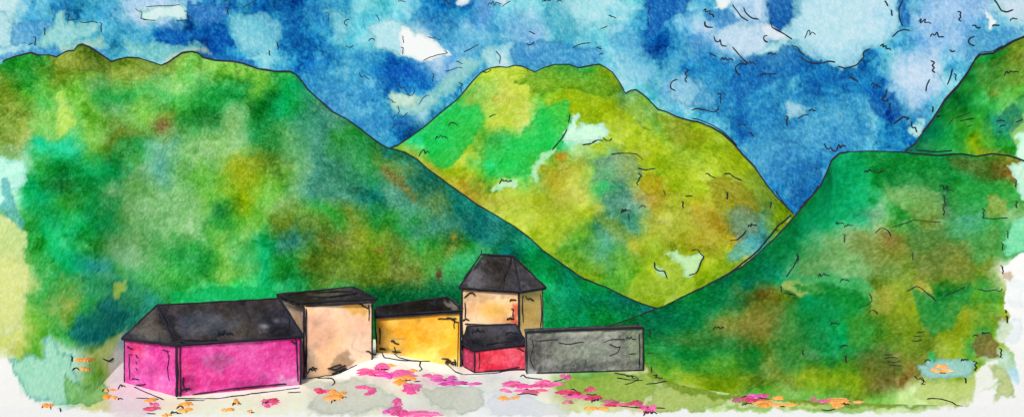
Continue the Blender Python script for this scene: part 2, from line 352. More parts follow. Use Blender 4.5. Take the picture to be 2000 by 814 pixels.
tag(mb.build('sky', [M_SKY, M_INK]), kind='structure')

# ------------------------------------------------------------------ HILLS
def interp(tab, x): a = np.array(tab, float); return np.interp(x, a[:, 0], a[:, 1])
class Hill:
    def __init__(s, ridge, d0, d1, x0, x1, rows, patches, spots, seed, relief=.8, step=2.5, nrow=240, back=70, pw=1.0):
        s.ridge_tab = ridge
        s.px = np.arange(x0, x1 + .1, step); n = len(s.px)
        ry = interp(ridge, s.px) + fbm(s.px, s.px * 0, 30, 3, seed) * 1.0
        def blur(a, sig):
            k = np.exp(-.5 * (np.arange(-3 * sig, 3 * sig + .1, step) / sig) ** 2); k /= k.sum(); h = len(k) // 2
            return np.convolve(np.pad(a, h, mode='edge'), k, 'valid')[:len(a)]
        s.d0 = blur(d0(s.px), 25); s.d1 = np.maximum(blur(d1(s.px), 25), s.d0 + 4)
        zr = np.maximum(H - (ry - 407) / 2000 * s.d1, .05); zs = blur(zr, 45)
        t = np.linspace(0, 1, nrow)[:, None]
        d = s.d0 + (s.d1 - s.d0) * t
        gt = .55 * np.sin(t * math.pi / 2) + .45 * t
        z = -0.06 * (1 - t) ** 16 + d / s.d1 * (zs * gt + (zr - zs) * t ** 4)
        X = (s.px - 1000) / 2000 * d
        rel = fbm(X.ravel(), d.ravel(), 22, 4, seed + 2).reshape(d.shape)
        z = z + rel * relief * np.sin(t * math.pi) * np.clip(zr / 25, .05, 1)
        s.P = np.stack([X, d, z], -1)
        tb = np.linspace(0, 1, 26)[1:, None]                      # far side of the hill
        db = s.d1 + back * tb; er = (zr - H) / s.d1; de = s.d1 + back
        zb = np.maximum(H + db * (er - np.maximum(H + de * er + .5, 0) / de * tb ** 1.5 - .004 * tb), -.55)
        Xb = (s.px - 1000) / 2000 * db
        s.PB = np.stack([Xb, db, zb], -1)
        s.py = proj(s.P)[1]
        s.rid = s.P[-1]
        s.mb = MB()
        allP = np.concatenate([s.P, s.PB], 0)
        qx, qy = proj(s.P); bx = np.tile(s.px, (25, 1)); by = ry + 0 * bx + tb * 120
        fx = np.concatenate([qx, bx]).ravel(); fy = np.concatenate([qy, by]).ravel()
        g = grid_from(rows, 0)
        s.mb.grid(allP, alb(paint(fx, fy, g, patches, spots, seed, 1., 1.0, .24, 1.13, .15) * .97), flip=False)
        s.pm = np.minimum.accumulate(s.py, axis=0)
    def surf(s, px, py):
        out = []
        for x, y in zip(np.atleast_1d(px), np.atleast_1d(py)):
            i = int(np.clip(round((x - s.px[0]) / (s.px[1] - s.px[0])), 0, len(s.px) - 1))
            col = s.pm[:, i]; k = np.interp(-y, -col, np.arange(len(col)))
            a = int(k); b = min(a + 1, len(col) - 1); f = k - a
            d = s.P[a, i, 1] * (1 - f) + s.P[b, i, 1] * f
            out.append(P3(x, max(y, col[-1]), d))
        return np.array(out)
    def crest(s, x0, x1, wpx=3.2, dy=0, seed=0):
        wpx = wpx * 1.3
        k = (s.px >= x0) & (s.px <= x1); X = s.rid[k].copy(); d = X[:, 1]
        wv = wpx * (1 + .5 * fbm(s.px[k], s.px[k] * 0 + seed, 40, 3, 5)); rad = wv / 2 * d / 2000
        X[:, 2] += rad * .3 + (dy + fbm(s.px[k], s.px[k] * 0, 12, 2, 9 + seed) * .6) * d / 2000
        s.mb.tube(X, rad)
    def build(s, name): return tag(s.mb.build(name, [M_HILL, M_INK]), kind='structure')

L_RIDGE = [(-700,170),(-300,140),(-60,140),(0,126),(12,118),(30,112),(60,105),(72,109),(95,108),(110,113),(122,106),(132,101),(145,100),(152,91),(160,88),(172,92),(180,97),(218,122),(235,116),(248,114),(270,114),(285,119),(315,129),(328,124),(355,105),(375,102),(388,106),(395,114),(420,120),(455,122),(475,126),(500,135),(540,142),(568,142),(578,148),(590,162),(600,176),(625,198),(650,220),(680,236),(710,258),(735,277),(757,290),(790,298),(815,312),(835,330),(875,360),(930,400),(970,422),(1005,443),(1040,470),(1060,489),(1090,510),(1120,532),(1140,545),(1180,560),(1215,577),(1250,592),(1285,604),(1340,622),(1500,650)]
R_RIDGE = [(1130,650),(1190,636),(1235,622),(1280,604),(1300,597),(1330,582),(1365,566),(1390,553),(1420,537),(1450,522),(1480,497),(1510,470),(1540,438),(1560,415),(1585,385),(1605,362),(1615,340),(1625,315),(1640,301),(1660,297),(1700,296),(1760,298),(1790,302),(1830,305),(1860,303),(1880,302),(1910,306),(1940,302),(1970,306),(2000,316),(2200,300),(2700,330)]
M_RIDGE = [(500,420),(650,352),(757,292),(775,286),(800,270),(830,248),(860,222),(890,198),(905,182),(925,158),(940,143),(958,134),(975,132),(990,133),(1005,129),(1020,131),(1045,142),(1060,134),(1085,127),(1110,127),(1130,134),(1150,131),(1170,127),(1182,133),(1195,142),(1210,162),(1222,184),(1232,178),(1243,177),(1262,192),(1285,216),(1300,219),(1320,229),(1345,236),(1365,240),(1390,250),(1410,262),(1430,280),(1450,304),(1475,330),(1500,366),(1520,390),(1545,414),(1600,455),(1800,560)]
F_RIDGE = [(1500,520),(1650,420),(1720,345),(1765,298),(1785,285),(1800,264),(1820,240),(1845,200),(1870,172),(1890,145),(1905,118),(1915,108),(1940,105),(1960,94),(1980,82),(2000,74),(2150,30),(2700,60)]
ld0 = lambda x: 26000 / (interp([(-700,800),(0,800),(120,796),(190,775),(235,705),(300,672),(900,660),(1190,656),(1500,650)], x) - 407 + 0) 
ld1 = lambda x: interp([(-700,270),(575,240),(760,220),(1000,185),(1150,146),(1285,124),(1500,112)], x)
rd0 = lambda x: 26000 / (interp([(1130,655),(1190,652),(1240,690),(1275,735),(1330,758),(1450,776),(1700,790),(2000,796),(2700,800)], x) - 407)
rd1 = lambda x: interp([(1130,106),(1190,110),(1280,117),(1390,130),(1550,150),(1640,165),(2000,185),(2700,200)], x)
md0 = lambda x: np.maximum(ld1(x), np.where(x > 1285, rd1(x), 0)) + 8
md1 = lambda x: interp([(500,330),(1000,380),(1285,360),(1550,300),(1800,260)], x)
fd0 = lambda x: rd1(x) + 8
fd1 = lambda x: interp([(1500,250),(1765,270),(2000,300),(2700,320)], x)

LEFT = {2:(0,"ggooooovvvvg"), 3:(0,"ogvvggggGGveeh"), 4:(0,"ovvvsvogGsGehhg"), 5:(0,"oeevoghsssGshggq"), 6:(0,"mgGeeshsvyoshhgoqq"), 7:(0,"megGssssvyvshhqhoqq"),
 8:(0,"sgeeesssgvvogogghhqqq"), 9:(0,"sgegssggvgehooyogogqeq"), 10:(0,"zgeqggggvgegooooogGGeeqe"), 11:(0,"zgogqqGEEEeGGgddddGeeeeeqq"), 12:(0,"zvgqqqGGGGGGGGGGGGGGGeeGeG"),
 13:(0,"zvmoziii"), 14:(0,"wmmvzii"), 15:(0,"wwmzwi")}
left_patches = [
 ([(52,235),(100,210),(112,178),(128,200),(150,238),(140,258),(112,272),(60,262)], (124,182,92), .7, 3, .2),
 ([(105,182),(118,172),(125,205),(148,232),(152,246),(126,268),(112,262),(108,235),(112,205)], (176,208,104), .85, 1.5, .3),
 ([(165,142),(186,142),(188,160)], (140,180,70), .7, 3, .2),
 ([(-750,400),(22,425),(48,450),(56,560),(44,640),(20,660),(-750,720)], (204,214,150), .85, 3, .2),
 ([(0,500),(48,520),(44,600),(20,640),(-20,620)], (220,224,150), .5, 12, 0),
 ([(-60,300),(20,312),(42,310),(58,350),(36,366),(24,402),(-60,400)], (180,228,214), .95, 1.5, .3),
 ([(0,345),(14,343),(26,352),(34,400),(46,446),(20,436),(-5,410),(8,380)], (84,164,164), .7, 3, .3),
 ([(18,700),(50,692),(84,700),(92,655),(104,652),(118,688),(140,695),(150,740),(168,772),(160,796),(112,792),(60,776),(38,745),(24,722)], (166,220,194), .95, 1.5, .7),
 ([(125,735),(165,752),(190,742),(212,752),(206,780),(170,797),(130,790)], (124,186,106), .85, 1.5, .6),
 ([(-750,690),(16,702),(34,745),(45,775),(110,800),(120,830),(-750,830)], 'w', 1, 1.5, 0),
 ([(222,560),(236,550),(250,544),(246,562),(234,582),(226,578)], (178,204,98), .95, 1.5, .2),
 ([(128,650),(150,622),(180,610),(205,578),(236,580),(250,612),(215,648),(190,668),(150,664)], (22,100,104), .6, 7, .2),
 ([(330,575),(420,562),(520,556),(560,575),(540,590),(340,592)], (20,160,82), .75, 3, .3),
 ([(560,588),(640,570),(735,560),(890,545),(905,570),(900,640),(740,620),(560,610)], (12,92,46), .6, 14, .1),
 ([(740,330),(765,335),(800,365),(818,385),(812,395),(780,372),(750,350)], (120,112,58), .75, 6, 0),
 ([(205,690),(245,640),(250,680),(245,740),(300,790),(280,830),(225,820),(210,760)], (230,214,216), .7, 10, 0),
 ([(180,690),(215,655),(240,645),(235,665),(215,700),(200,730)], (196,204,120), .8, 3, .2)]
left_spots = [(310,245,16,14,(110,70,44),.8),(262,262,34,14,(110,112,44),.5),(120,360,26,16,(20,84,36),.8),(430,412,18,14,(20,100,50),.8),(470,330,34,30,(136,150,34),.7),(880,462,7,7,(170,150,50),.8),
 (610,440,28,14,(116,112,46),.4),(650,470,36,18,(104,96,44),.5),(700,460,20,16,(150,160,40),.6),(790,540,40,26,(80,84,38),.45),(860,540,5,16,(94,52,34),.8),(735,485,8,5,(120,60,40),.6),(740,480,60,50,(70,96,40),.3),
 (330,170,90,14,(150,186,110),.3),(430,260,60,40,(140,176,110),.5),(300,410,90,60,(130,178,120),.45),(600,260,40,50,(66,150,116),.5),(680,330,60,50,(60,132,102),.5),(820,360,50,40,(26,104,96),.6),(940,440,50,24,(20,94,92),.6),
 (1160,590,60,20,(20,108,90),.5),(1080,600,30,30,(40,140,80),.5),(150,120,40,14,(130,130,50),.5),(40,150,40,20,(50,140,60),.5),(540,280,26,40,(30,116,48),.7),(420,190,30,24,(24,128,44),.6)]
left = Hill(L_RIDGE, ld0, ld1, -700, 1500, LEFT, left_patches, left_spots, 2, relief=1.2, nrow=260)
left.crest(4, 575, 3.6, 0, 1); left.crest(560, 900, 3.0, 0, 2); left.crest(860, 1285, 3.0, 0, 3); left.crest(590, 640, 2, -5, 5)
marks(left.mb, left.surf, [('n',560,134,14), ('s',140,700,10), [(200,700),(214,706),(222,698)], ('c',148,720,14), ('l',120,798,12)], 3.1)
left.build('hill')

MID = {2:(18,"YYyvgyyy"), 3:(16,"yyvkYyyyhyyy"), 4:(15,"yyEEYzEyyyvoyy"), 5:(15,"yEEygEEmYYYyyYY"), 6:(16,"kyyEEkkhkyYYYyy"), 7:(17,"kakYkkEhaYYkoyy"), 8:(18,"kYYYYkhkkahhyy"), 9:(20,"YYvhkYykaugg"), 10:(21,"yyvvYYYyzgg"), 11:(22,"yvYyyyggg")}
mid_patches = [
 ([(1008,165),(1030,150),(1070,132),(1110,130),(1150,140),(1190,146),(1202,175),(1190,195),(1150,188),(1110,172),(1060,182)], (86,140,40), .6, 3, .4),
 ([(1222,190),(1245,190),(1275,215),(1260,250),(1236,240),(1226,215)], (128,170,82), .6, 4, .3),
 ([(830,262),(860,230),(890,205),(940,205),(950,240),(925,270),(900,300),(880,325),(850,325),(832,300),(828,280)], (34,176,76), .75, 4, .3),
 ([(940,240),(1010,190),(1040,180),(1050,215),(1010,250),(960,250)], (172,190,76), .5, 12, 0),
 ([(1050,215),(1085,198),(1112,200),(1112,250),(1098,282),(1072,306),(1044,340),(1000,352),(950,346),(990,300),(1028,240)], (46,178,76), .75, 3, .4),
 ([(1280,216),(1330,235),(1390,262),(1350,290),(1310,280),(1285,250)], (128,140,24), .6, 6, .2),
 ([(1100,278),(1108,250),(1114,226),(1124,225),(1130,248),(1142,243),(1180,245),(1192,268),(1160,280),(1130,274)], (196,232,210), .98, 1.2, .3),
 ([(1052,312),(1064,298),(1088,284),(1082,300),(1056,330),(1050,348),(1034,346)], (180,224,180), .9, 1.5, .2),
 ([(960,368),(985,354),(1012,356),(1010,366),(975,372)], (188,228,190), .9, 1.5, .2),
 ([(1186,303),(1216,298),(1244,304),(1258,322),(1250,352),(1200,358),(1150,352),(1165,318)], (118,150,116), .65, 3, .6),
 ([(1250,336),(1278,330),(1296,352),(1290,378),(1262,384),(1250,360)], (168,146,26), .6, 3, .4),
 ([(1296,494),(1318,492),(1340,500),(1374,494),(1366,520),(1358,536),(1338,540),(1332,518),(1308,504)], (196,230,178), .98, 1.2, .3),
 ([(1276,514),(1292,522),(1302,538),(1282,536)], (190,228,180), .95, 1.5, .3),
 ([(1430,552),(1480,515),(1530,440),(1546,420),(1546,432),(1500,500),(1440,550)], (176,206,120), .8, 2, .3),
 ([(1380,350),(1420,340),(1470,370),(1480,410),(1440,420),(1400,400)], (132,124,30), .6, 5, .3),
 ([(1420,410),(1460,402),(1486,420),(1480,450),(1450,468),(1425,450)], (126,146,116), .7, 4, .4),
 ([(1440,470),(1480,462),(1486,480),(1460,500),(1430,520),(1420,500)], (100,180,176), .75, 4, .3),
 ([(800,300),(840,320),(880,345),(930,390),(900,375),(850,345)], (168,160,60), .6, 5, 0)]
mid_spots = [(1093,305,14,12,(214,122,30),.9),(1080,350,24,30,(186,156,50),.4),(1165,360,28,26,(66,180,120),.75),(1205,385,40,30,(104,146,130),.6),(1215,405,24,12,(90,120,100),.5),(1180,490,22,16,(80,172,160),.6),(1165,512,30,14,(110,178,130),.5),
 (1345,470,50,30,(160,140,30),.6),(1400,440,30,20,(150,118,30),.6),(1270,380,40,20,(140,110,40),.4),(950,230,50,30,(176,184,60),.5),(1010,200,40,28,(192,204,100),.5),(920,360,36,16,(174,140,60),.6),(1450,330,40,30,(160,184,24),.5),(980,300,30,26,(96,168,50),.5),
 (1130,215,24,30,(140,164,20),.6),(1180,215,40,24,(140,158,14),.6),(1000,390,60,20,(176,178,60),.5),(1090,440,60,40,(180,190,70),.4),(1260,570,50,20,(140,176,60),.5),(1380,400,40,26,(172,178,40),.5)]
mid_spots = [(a, b, c, d, e, f * .75) for a, b, c, d, e, f in mid_spots]
mid = Hill(M_RIDGE, md0, md1, 500, 1800, MID, mid_patches, mid_spots, 4, relief=2.0, nrow=260, back=120)
mid.crest(762, 900, 3.4, 0, 1); mid.crest(880, 1222, 2.8, 0, 2); mid.crest(1218, 1500, 3.6, 0, 3); mid.crest(1480, 1550, 3.2, 0, 4); mid.crest(1350, 1440, 1.6, 6, 6)
marks(mid.mb, mid.surf, [('n',829,300,22), ('m',862,268,24), ('c',885,243,18), ('l',962,226,16), ('m',990,354,26), ('l',1112,232,16,-60), [(1108,252),(1100,268),(1086,284),(1078,294)], [(1138,284),(1152,282),(1166,274),(1178,276)], ('c',1187,272,16,190),
 [(1194,302),(1212,299),(1228,300),(1245,302),(1256,312)], [(1246,328),(1258,332),(1270,330),(1282,329)], ('s',1249,350,22,20), ('s',1298,378,12), ('m',1346,383,14), ('s',1334,400,12), ('z',1388,342,18), [(1415,340),(1425,338),(1432,346),(1448,352)], ('s',1420,382,14), ('c',1255,404,14),
 ('m',1224,412,20), ('s',1228,424,14), [(1350,490),(1362,486),(1368,496),(1376,500),(1370,508),(1366,520),(1360,534),(1345,538)], [(1278,512),(1280,526),(1290,530),(1298,528),(1304,544)], [(1426,470),(1440,468),(1452,458),(1458,450)], ('m',1470,440,18), ('s',1505,400,12),
 [(1405,548),(1440,522),(1480,490),(1520,440),(1545,420)], ('m',1515,450,10), ('c',952,140,14,170), ('m',908,168,14,60)], 3.1)
mid.build('hill')

FAR = {1:(39,"o"), 2:(37,"gGo"), 3:(36,"GGgv"), 4:(35,"GeGgq"), 5:(34,"qqegygm")}
far_patches = [([(1975,230),(2060,200),(2060,330),(1990,300),(1970,260)], (160,190,110), .8, 2, .2), ([(1985,265),(2060,255),(2060,330),(1990,310)], (196,234,214), .95, 2, .3),
 ([(1950,210),(1985,200),(2000,240),(1970,262),(1945,240)], (26,100,76), .7, 3, .3), ([(1900,130),(1990,100),(2050,120),(2050,160),(1960,170),(1910,170)], (88,110,40), .5, 8, 0)]
far_spots = [(1940,178,14,10,(120,110,40),.6),(1850,210,20,30,(30,110,44),.6),(1820,250,26,16,(20,120,90),.6),(1880,240,40,20,(60,150,44),.6),(1820,290,50,10,(70,160,90),.5),(1950,300,40,8,(150,130,40),.5),(1975,150,20,20,(80,160,60),.6)]
far = Hill(F_RIDGE, fd0, fd1, 1500, 2700, FAR, far_patches, far_spots, 6, relief=1.4, nrow=150, back=100)
far.crest(1766, 1900, 4, 0, 1); far.crest(1870, 2100, 4.4, 0, 2); far.crest(1800, 1960, 1.6, 5, 3)
marks(far.mb, far.surf, [[(1852,244),(1862,232),(1880,226),(1896,220)], ('l',1888,235,24,10), ('m',1975,142,28), ('m',1955,236,16), ('m',1958,246,12), ('d',1954,258,10), ('l',1990,236,14), ('l',1895,246,10), ('d',1834,226,8)], 3.1)
far.build('hill')

RIGHT = {5:(32,"eGGGGGoog"), 6:(31,"eeeGGGGGnm"), 7:(31,"GeeGssGGgg"), 8:(30,"Geeesgohgs"), 9:(29,"GGessooooog"), 10:(28,"dGesssooooow"), 11:(26,"GGGnoeGGoyGGgy"), 12:(23,"GGdGGoooGeeGooyGyoo"),
 13:(25,"gGGGGooeegooygyyon"), 14:(25,"vyyyooyyyOnoyypz"), 15:(25,"NZNNvvvvovNNZwww")}
right_patches = [
 ([(1200,640),(1290,606),(1400,556),(1480,505),(1560,420),(1610,360),(1635,310),(1680,300),(1660,370),(1600,450),(1530,530),(1430,600),(1300,660)], (12,118,74), .6, 14, 0),
 ([(1634,310),(1700,300),(1720,320),(1700,345),(1690,380),(1640,420),(1590,440),(1570,430),(1600,380)], (14,140,84), .6, 10, .1),
 ([(1715,302),(1860,305),(1862,345),(1850,372),(1800,366),(1742,362),(1722,340)], (20,116,44), .75, 4, .3),
 ([(1850,306),(1910,305),(1985,328),(1982,350),(1930,352),(1895,340),(1860,330)], (116,82,34), .6, 6, .1),
 ([(1856,350),(1970,350),(1985,400),(1960,420),(1860,425),(1850,390)], (48,140,56), .7, 3, .3),
 ([(1930,380),(1965,385),(1970,420),(1930,425)], (150,160,80), .7, 3, .3),
 ([(1724,355),(1745,368),(1840,375),(1840,425),(1780,420),(1730,390)], (124,166,100), .75, 3, .3),
 ([(1840,425),(1950,430),(1985,440),(1960,500),(1900,510),(1850,480)], (64,160,96), .6, 4, .3),
 ([(1548,520),(1570,470),(1640,450),(1700,480),(1760,520),(1740,540),(1640,530),(1560,535)], (124,166,104), .6, 9, .1),
 ([(1650,452),(1700,448),(1765,460),(1780,500),(1720,520),(1660,490)], (126,122,60), .55, 8, .2),
 ([(1770,440),(1850,440),(1860,500),(1830,540),(1780,520)], (40,104,52), .6, 6, .2),
 ([(1780,500),(1850,470),(1900,480),(1900,530),(1850,540),(1790,550)], (122,122,60), .6, 6, .2),
 ([(1526,560),(1548,545),(1600,556),(1610,575),(1560,575)], (182,198,116), .9, 2, .2),
 ([(1540,540),(1600,536),(1660,534),(1705,550),(1720,575),(1712,592),(1680,575),(1630,560),(1552,550)], (72,170,100), .85, 1.5, .4),
 ([(1547,554),(1600,556),(1665,560),(1700,586),(1688,600),(1650,590),(1600,580),(1556,566)], (18,122,44), .9, 1.5, .3),
 ([(1502,600),(1560,588),(1610,580),(1650,596),(1658,620),(1620,640),(1600,700),(1570,725),(1530,720),(1508,680)], (26,134,74), .6, 8, .2),
 ([(1700,570),(1750,550),(1750,600),(1730,620),(1700,615)], (164,164,76), .75, 3, .3),
 ([(1775,560),(1800,545),(1820,562),(1826,590),(1810,580)], (176,166,70), .85, 1.5, .3),
 ([(1780,556),(1800,562),(1828,588),(1860,580),(1892,554),(1906,566),(1880,596),(1860,640),(1820,655),(1796,620)], (40,138,70), .8, 1.5, .3),
 ([(1320,690),(1380,640),(1440,680),(1480,720),(1380,735),(1330,720)], (16,128,52), .55, 6, .1),
 ([(1290,660),(1330,650),(1440,620),(1530,600),(1520,650),(1440,680),(1340,680)], (116,112,50), .45, 8, 0),
 ([(1440,620),(1500,580),(1530,600),(1500,660),(1450,690)], (126,110,50), .45, 8, 0),
 ([(1680,690),(1730,660),(1760,700),(1730,770),(1700,760),(1680,740)], (114,98,50), .6, 8, .2),
 ([(1650,620),(1690,600),(1760,620),(1740,670),(1660,680)], (116,136,30), .5, 6, .1),
 ([(1900,590),(1935,575),(1950,640),(1910,640)], (120,150,40), .6, 3, .2),
 ([(1905,650),(1935,645),(1952,668),(1950,696),(1905,698)], (118,100,54), .8, 2, .3),
 ([(1968,320),(2060,310),(2060,395),(1992,384),(1978,352)], (196,234,214), .95, 2, .3),
 ([(1960,465),(1980,430),(2060,420),(2060,500),(1960,490)], (138,222,180), .85, 2, .3),
 ([(1956,520),(1990,495),(2900,440),(2900,830),(1880,830),(1905,768),(1950,752),(1990,742),(1980,700),(1958,662),(1975,640),(1960,600),(1966,560)], (244,244,242), 1, 1.5, 0),
 ([(1900,725),(1945,700),(1950,740),(1900,770)], (240,242,236), .95, 2, 0),
 ([(1945,630),(1995,625),(1996,660),(1975,670),(1950,664)], (228,236,240), .8, 5, .2), ([(1965,540),(2000,545),(2000,600),(1972,600)], (234,240,242), .7, 6, .1),
 ([(1958,532),(1980,528),(1976,546),(1960,544)], (190,166,130), .7, 3, .2),
 ([(1930,715),(1955,710),(1975,755),(1985,776),(1940,782),(1950,750)], (190,200,140), .9, 2, .3),
 ([(1800,735),(1870,750),(1905,720),(1900,780),(1820,790),(1790,770)], (190,206,126), .8, 4, .2),
 ([(1792,712),(1830,700),(1880,698),(1905,706),(1892,734),(1850,742),(1800,734)], (160,206,204), .92, 1.5, .4),
 ([(1808,690),(1830,688),(1824,706),(1812,704)], (60,186,110), .8, 2, .2)]
right_spots = [(1500,650,90,16,(110,112,40),.45),(1750,600,60,30,(130,130,36),.4),(1680,700,70,26,(112,100,40),.4),(1880,620,50,40,(126,130,30),.4),(1790,470,60,30,(104,104,50),.35),(1466,550,12,12,(20,84,96),.7),(1500,520,30,30,(18,104,84),.6),(1900,580,24,12,(130,160,30),.6),(1585,690,14,10,(150,130,110),.5),(1752,694,12,8,(176,180,110),.7),(1740,470,14,20,(130,94,70),.6),(1280,665,30,16,(20,110,50),.7),(1450,590,30,20,(30,116,50),.6),
 (1700,420,40,16,(70,130,100),.6),(1860,400,20,30,(100,130,110),.4),(1620,740,60,20,(120,156,40),.5),(1420,740,60,18,(96,132,20),.6),(1780,640,30,40,(110,140,20),.6),(1870,650,30,40,(116,136,20),.6),(1950,620,20,8,(150,110,80),.5),(1300,620,50,14,(18,96,78),.6)]
right_patches = [(p, c, a * .85, s_ * 2, r_ * .7) if not isinstance(c, str) and max(c) < 180 and p[0][0] < 1895 else (p, c, a, s_, r_) for p, c, a, s_, r_ in right_patches]
right = Hill(R_RIDGE, rd0, rd1, 1130, 2700, RIGHT, right_patches, right_spots, 8, relief=.9, nrow=260)
right.crest(1188, 1560, 3.0, 0, 1); right.crest(1500, 1660, 4.0, 0, 2); right.crest(1650, 1800, 2.8, 0, 3); right.crest(1780, 2060, 3.6, 0, 4); right.crest(1790, 1860, 2, 8, 5)
marks(right.mb, right.surf, [('m',1700,335,28), ('l',1722,336,20,5), ('m',1850,368,28,20), ('z',1846,390,20,60), ('m',1640,436,16), ('m',1658,440,20,-10), [(1742,444),(1760,438),(1785,430),(1805,432),(1838,434)], ('s',1842,410,20), ('s',1921,418,20), [(1922,425),(1940,428),(1952,426),(1968,425)], ('s',1967,458,16), ('s',1958,482,14), ('s',1984,358,16), ('s',1985,400,14), ('s',1958,526,16),
 ('s',1649,466,16), [(1560,500),(1550,520),(1542,532),(1536,542)], ('s',1558,503,14), ('s',1526,565,14), [(1530,572),(1545,574),(1555,577)], ('m',1610,538,22), ('m',1650,547,18), [(1698,572),(1704,586),(1694,596),(1684,599)], ('c',1706,610,18,20), [(1772,568),(1790,558),(1802,564),(1812,574),(1822,580),(1828,587)], ('s',1783,500,14), ('c',1725,453,30,10), [(1845,578),(1865,570),(1885,560)],
 [(1910,564),(1925,568),(1945,566),(1955,570),(1957,562)], ('s',1965,608,8), ('s',1967,624,14), ('d',1798,648,18), ('d',1792,656,16), ('d',1790,665,20), ('m',1632,632,18), ('s',1568,688,10), ('m',1650,675,14), ('s',1652,700,14), ('d',1735,692,14), ('l',1740,699,24,20), ('d',1745,706,28), ('d',1750,713,24), ('s',1955,690,20), ('m',1925,650,16), ('m',1906,655,12),
 [(1800,735),(1806,745),(1798,750),(1808,750)], ('v',1797,738,20), ('c',1812,704,14,-10), ('m',1885,702,16), ('s',1905,715,20), ('s',1886,743,12), [(1811,779),(1825,777),(1840,779),(1855,784),(1862,786),(1868,792),(1884,794)], ('d',1842,728,14), ('m',1405,640,22), ('s',1270,652,14), ('m',1270,690,14)], 2.6)
right.build('hill')

# ------------------------------------------------------------------ GROUND: one sheet with a low bank in front of the houses
def gz(x, y):
    return 1.05 * np.exp(-(((x + 11.3) / 2.3) ** 2 + ((y - 83.6) / 3.0) ** 2) / 1.6) + .35 * np.exp(-(((x + 7.5) / 2.6) ** 2 + ((y - 86) / 2.6) ** 2) / 2)
GROUND = {12:(4,"iif"), 13:(0,"wmmziifffffffffwwwwwwwfvv"), 14:(0,"wmmziifffffffrrfrrwxwfvvZZ"), 15:(0,"wwmziiffffffrrfrrrwxxfZNZZZNNNNNvNNNZww")}
ground_patches = [
 ([(640,745),(700,735),(780,775),(770,800),(660,808),(600,800)], (208,210,194), .8, 3, .3),
 ([(590,745),(650,740),(640,765),(600,762)], (206,206,196), .6, 4, .2),
 ([(640,736),(720,697),(760,693),(810,702),(860,706),(905,728),(900,740),(850,728),(820,722),(760,706),(712,712),(690,735)], (250,250,248), .95, 3, 0),
 ([(820,765),(880,752),(940,760),(950,790),(900,806),(840,790)], (200,204,188), .8, 3, .3),
 ([(900,730),(960,740),(1030,735),(1040,760),(980,775),(930,760)], (228,231,216), .6, 5, .2),
 ([(950,775),(1010,770),(1100,790),(1120,812),(960,814)], (222,224,228), .7, 4, .2),
 ([(1085,750),(1130,735),(1270,730),(1285,755),(1240,790),(1180,785),(1090,770)], (150,182,70), .85, 4, .3),
 ([(1255,700),(1300,712),(1330,745),(1300,760),(1270,740)], (140,170,60), .8, 4, .2),
 ([(1275,755),(1340,752),(1420,768),(1420,790),(1350,805),(1260,800)], (172,194,100), .85, 3, .4),
 ([(1420,790),(1600,795),(1720,792),(1715,806),(1500,808),(1420,806)], (170,206,110), .85, 2, .3),
 ([(1720,780),(1800,776),(1840,782),(1830,798),(1720,796)], (204,228,164), .8, 2, .3),
 ([(-700,815),(-60,800),(40,795),(150,802),(240,806),(300,812),(560,806),(760,812),(1040,810),(1180,803),(1260,801),(1350,803),(1420,800),(1700,806),(1800,800),(2000,796),(2700,800),(2700,1400),(-700,1400)], (246,246,244), 1, 3, 0),
 ([(-700,690),(20,700),(40,750),(60,780),(-60,820),(-700,820)], 'w', 1, 2, 0),
 ([(1262,690),(1300,735),(1340,752),(1450,770),(1700,784),(1900,790),(1700,795),(1450,782),(1330,766),(1262,735)], (126,156,44), .9, 3, .2),
 ([(345,778),(590,752),(588,760),(400,778)], (250,250,250), .9, 2, 0), ]
ground_spots = [(755,728,44,12,(248,176,206),.55),(860,742,44,8,(248,180,214),.5),(1045,757,50,10,(250,186,206),.5),(800,757,34,8,(250,200,180),.5),(790,800,50,10,(248,186,210),.5),(650,770,30,9,(250,210,170),.5),(1140,772,50,9,(226,150,150),.35),(1255,792,40,8,(244,170,180),.4),(1480,784,44,7,(240,190,150),.4),(1640,786,44,7,(246,196,140),.45),(525,787,24,7,(248,196,200),.5),(350,797,30,8,(250,210,180),.5),(300,790,26,9,(248,190,200),.5),(250,770,40,26,(234,212,228),.9),(1000,745,40,18,(238,238,240),.6),(1240,735,30,8,(120,140,110),.3)]
ground_patches += [left_patches[7], left_patches[8], left_patches[14], left_patches[15]]
gpx = np.arange(-900, 2901, 3.0)
gd = np.concatenate([np.linspace(25, 53.5, 12), 26000 / (np.arange(890, 640, -1.2) - 407), np.linspace(114, 1390, 60)])
X = (gpx[None] - 1000) / 2000 * gd[:, None]; Y = gd[:, None] + 0 * X; Z = gz(X, Y)
G3 = np.stack([X, Y, Z], -1); qx, qy = proj(G3)
mb = MB()
mb.grid(G3, alb(paint(qx.ravel(), qy.ravel(), grid_from(GROUND, 0), ground_patches, ground_spots, 10, .6, .7)))
S = 5000.
mb.add([(-S, -S, -.6), (S, -S, -.6), (S, S, -.6), (-S, S, -.6)], [(0, 1, 2, 3)], 0, np.tile(alb(np.array([[232, 236, 214.]])), (4, 1)))
def g_surf(px, py):
    px = np.asarray(px, float); py = np.asarray(py, float); d = 2000 * H / (py - 407)
    for _ in range(8):
        z = gz((px - 1000) / 2000 * d, d); d = .5 * d + .5 * 2000 * (H - z) / (py - 407)
    z = gz((px - 1000) / 2000 * d, d)
    return np.stack([(px - 1000) / 2000 * d, d, z], -1)
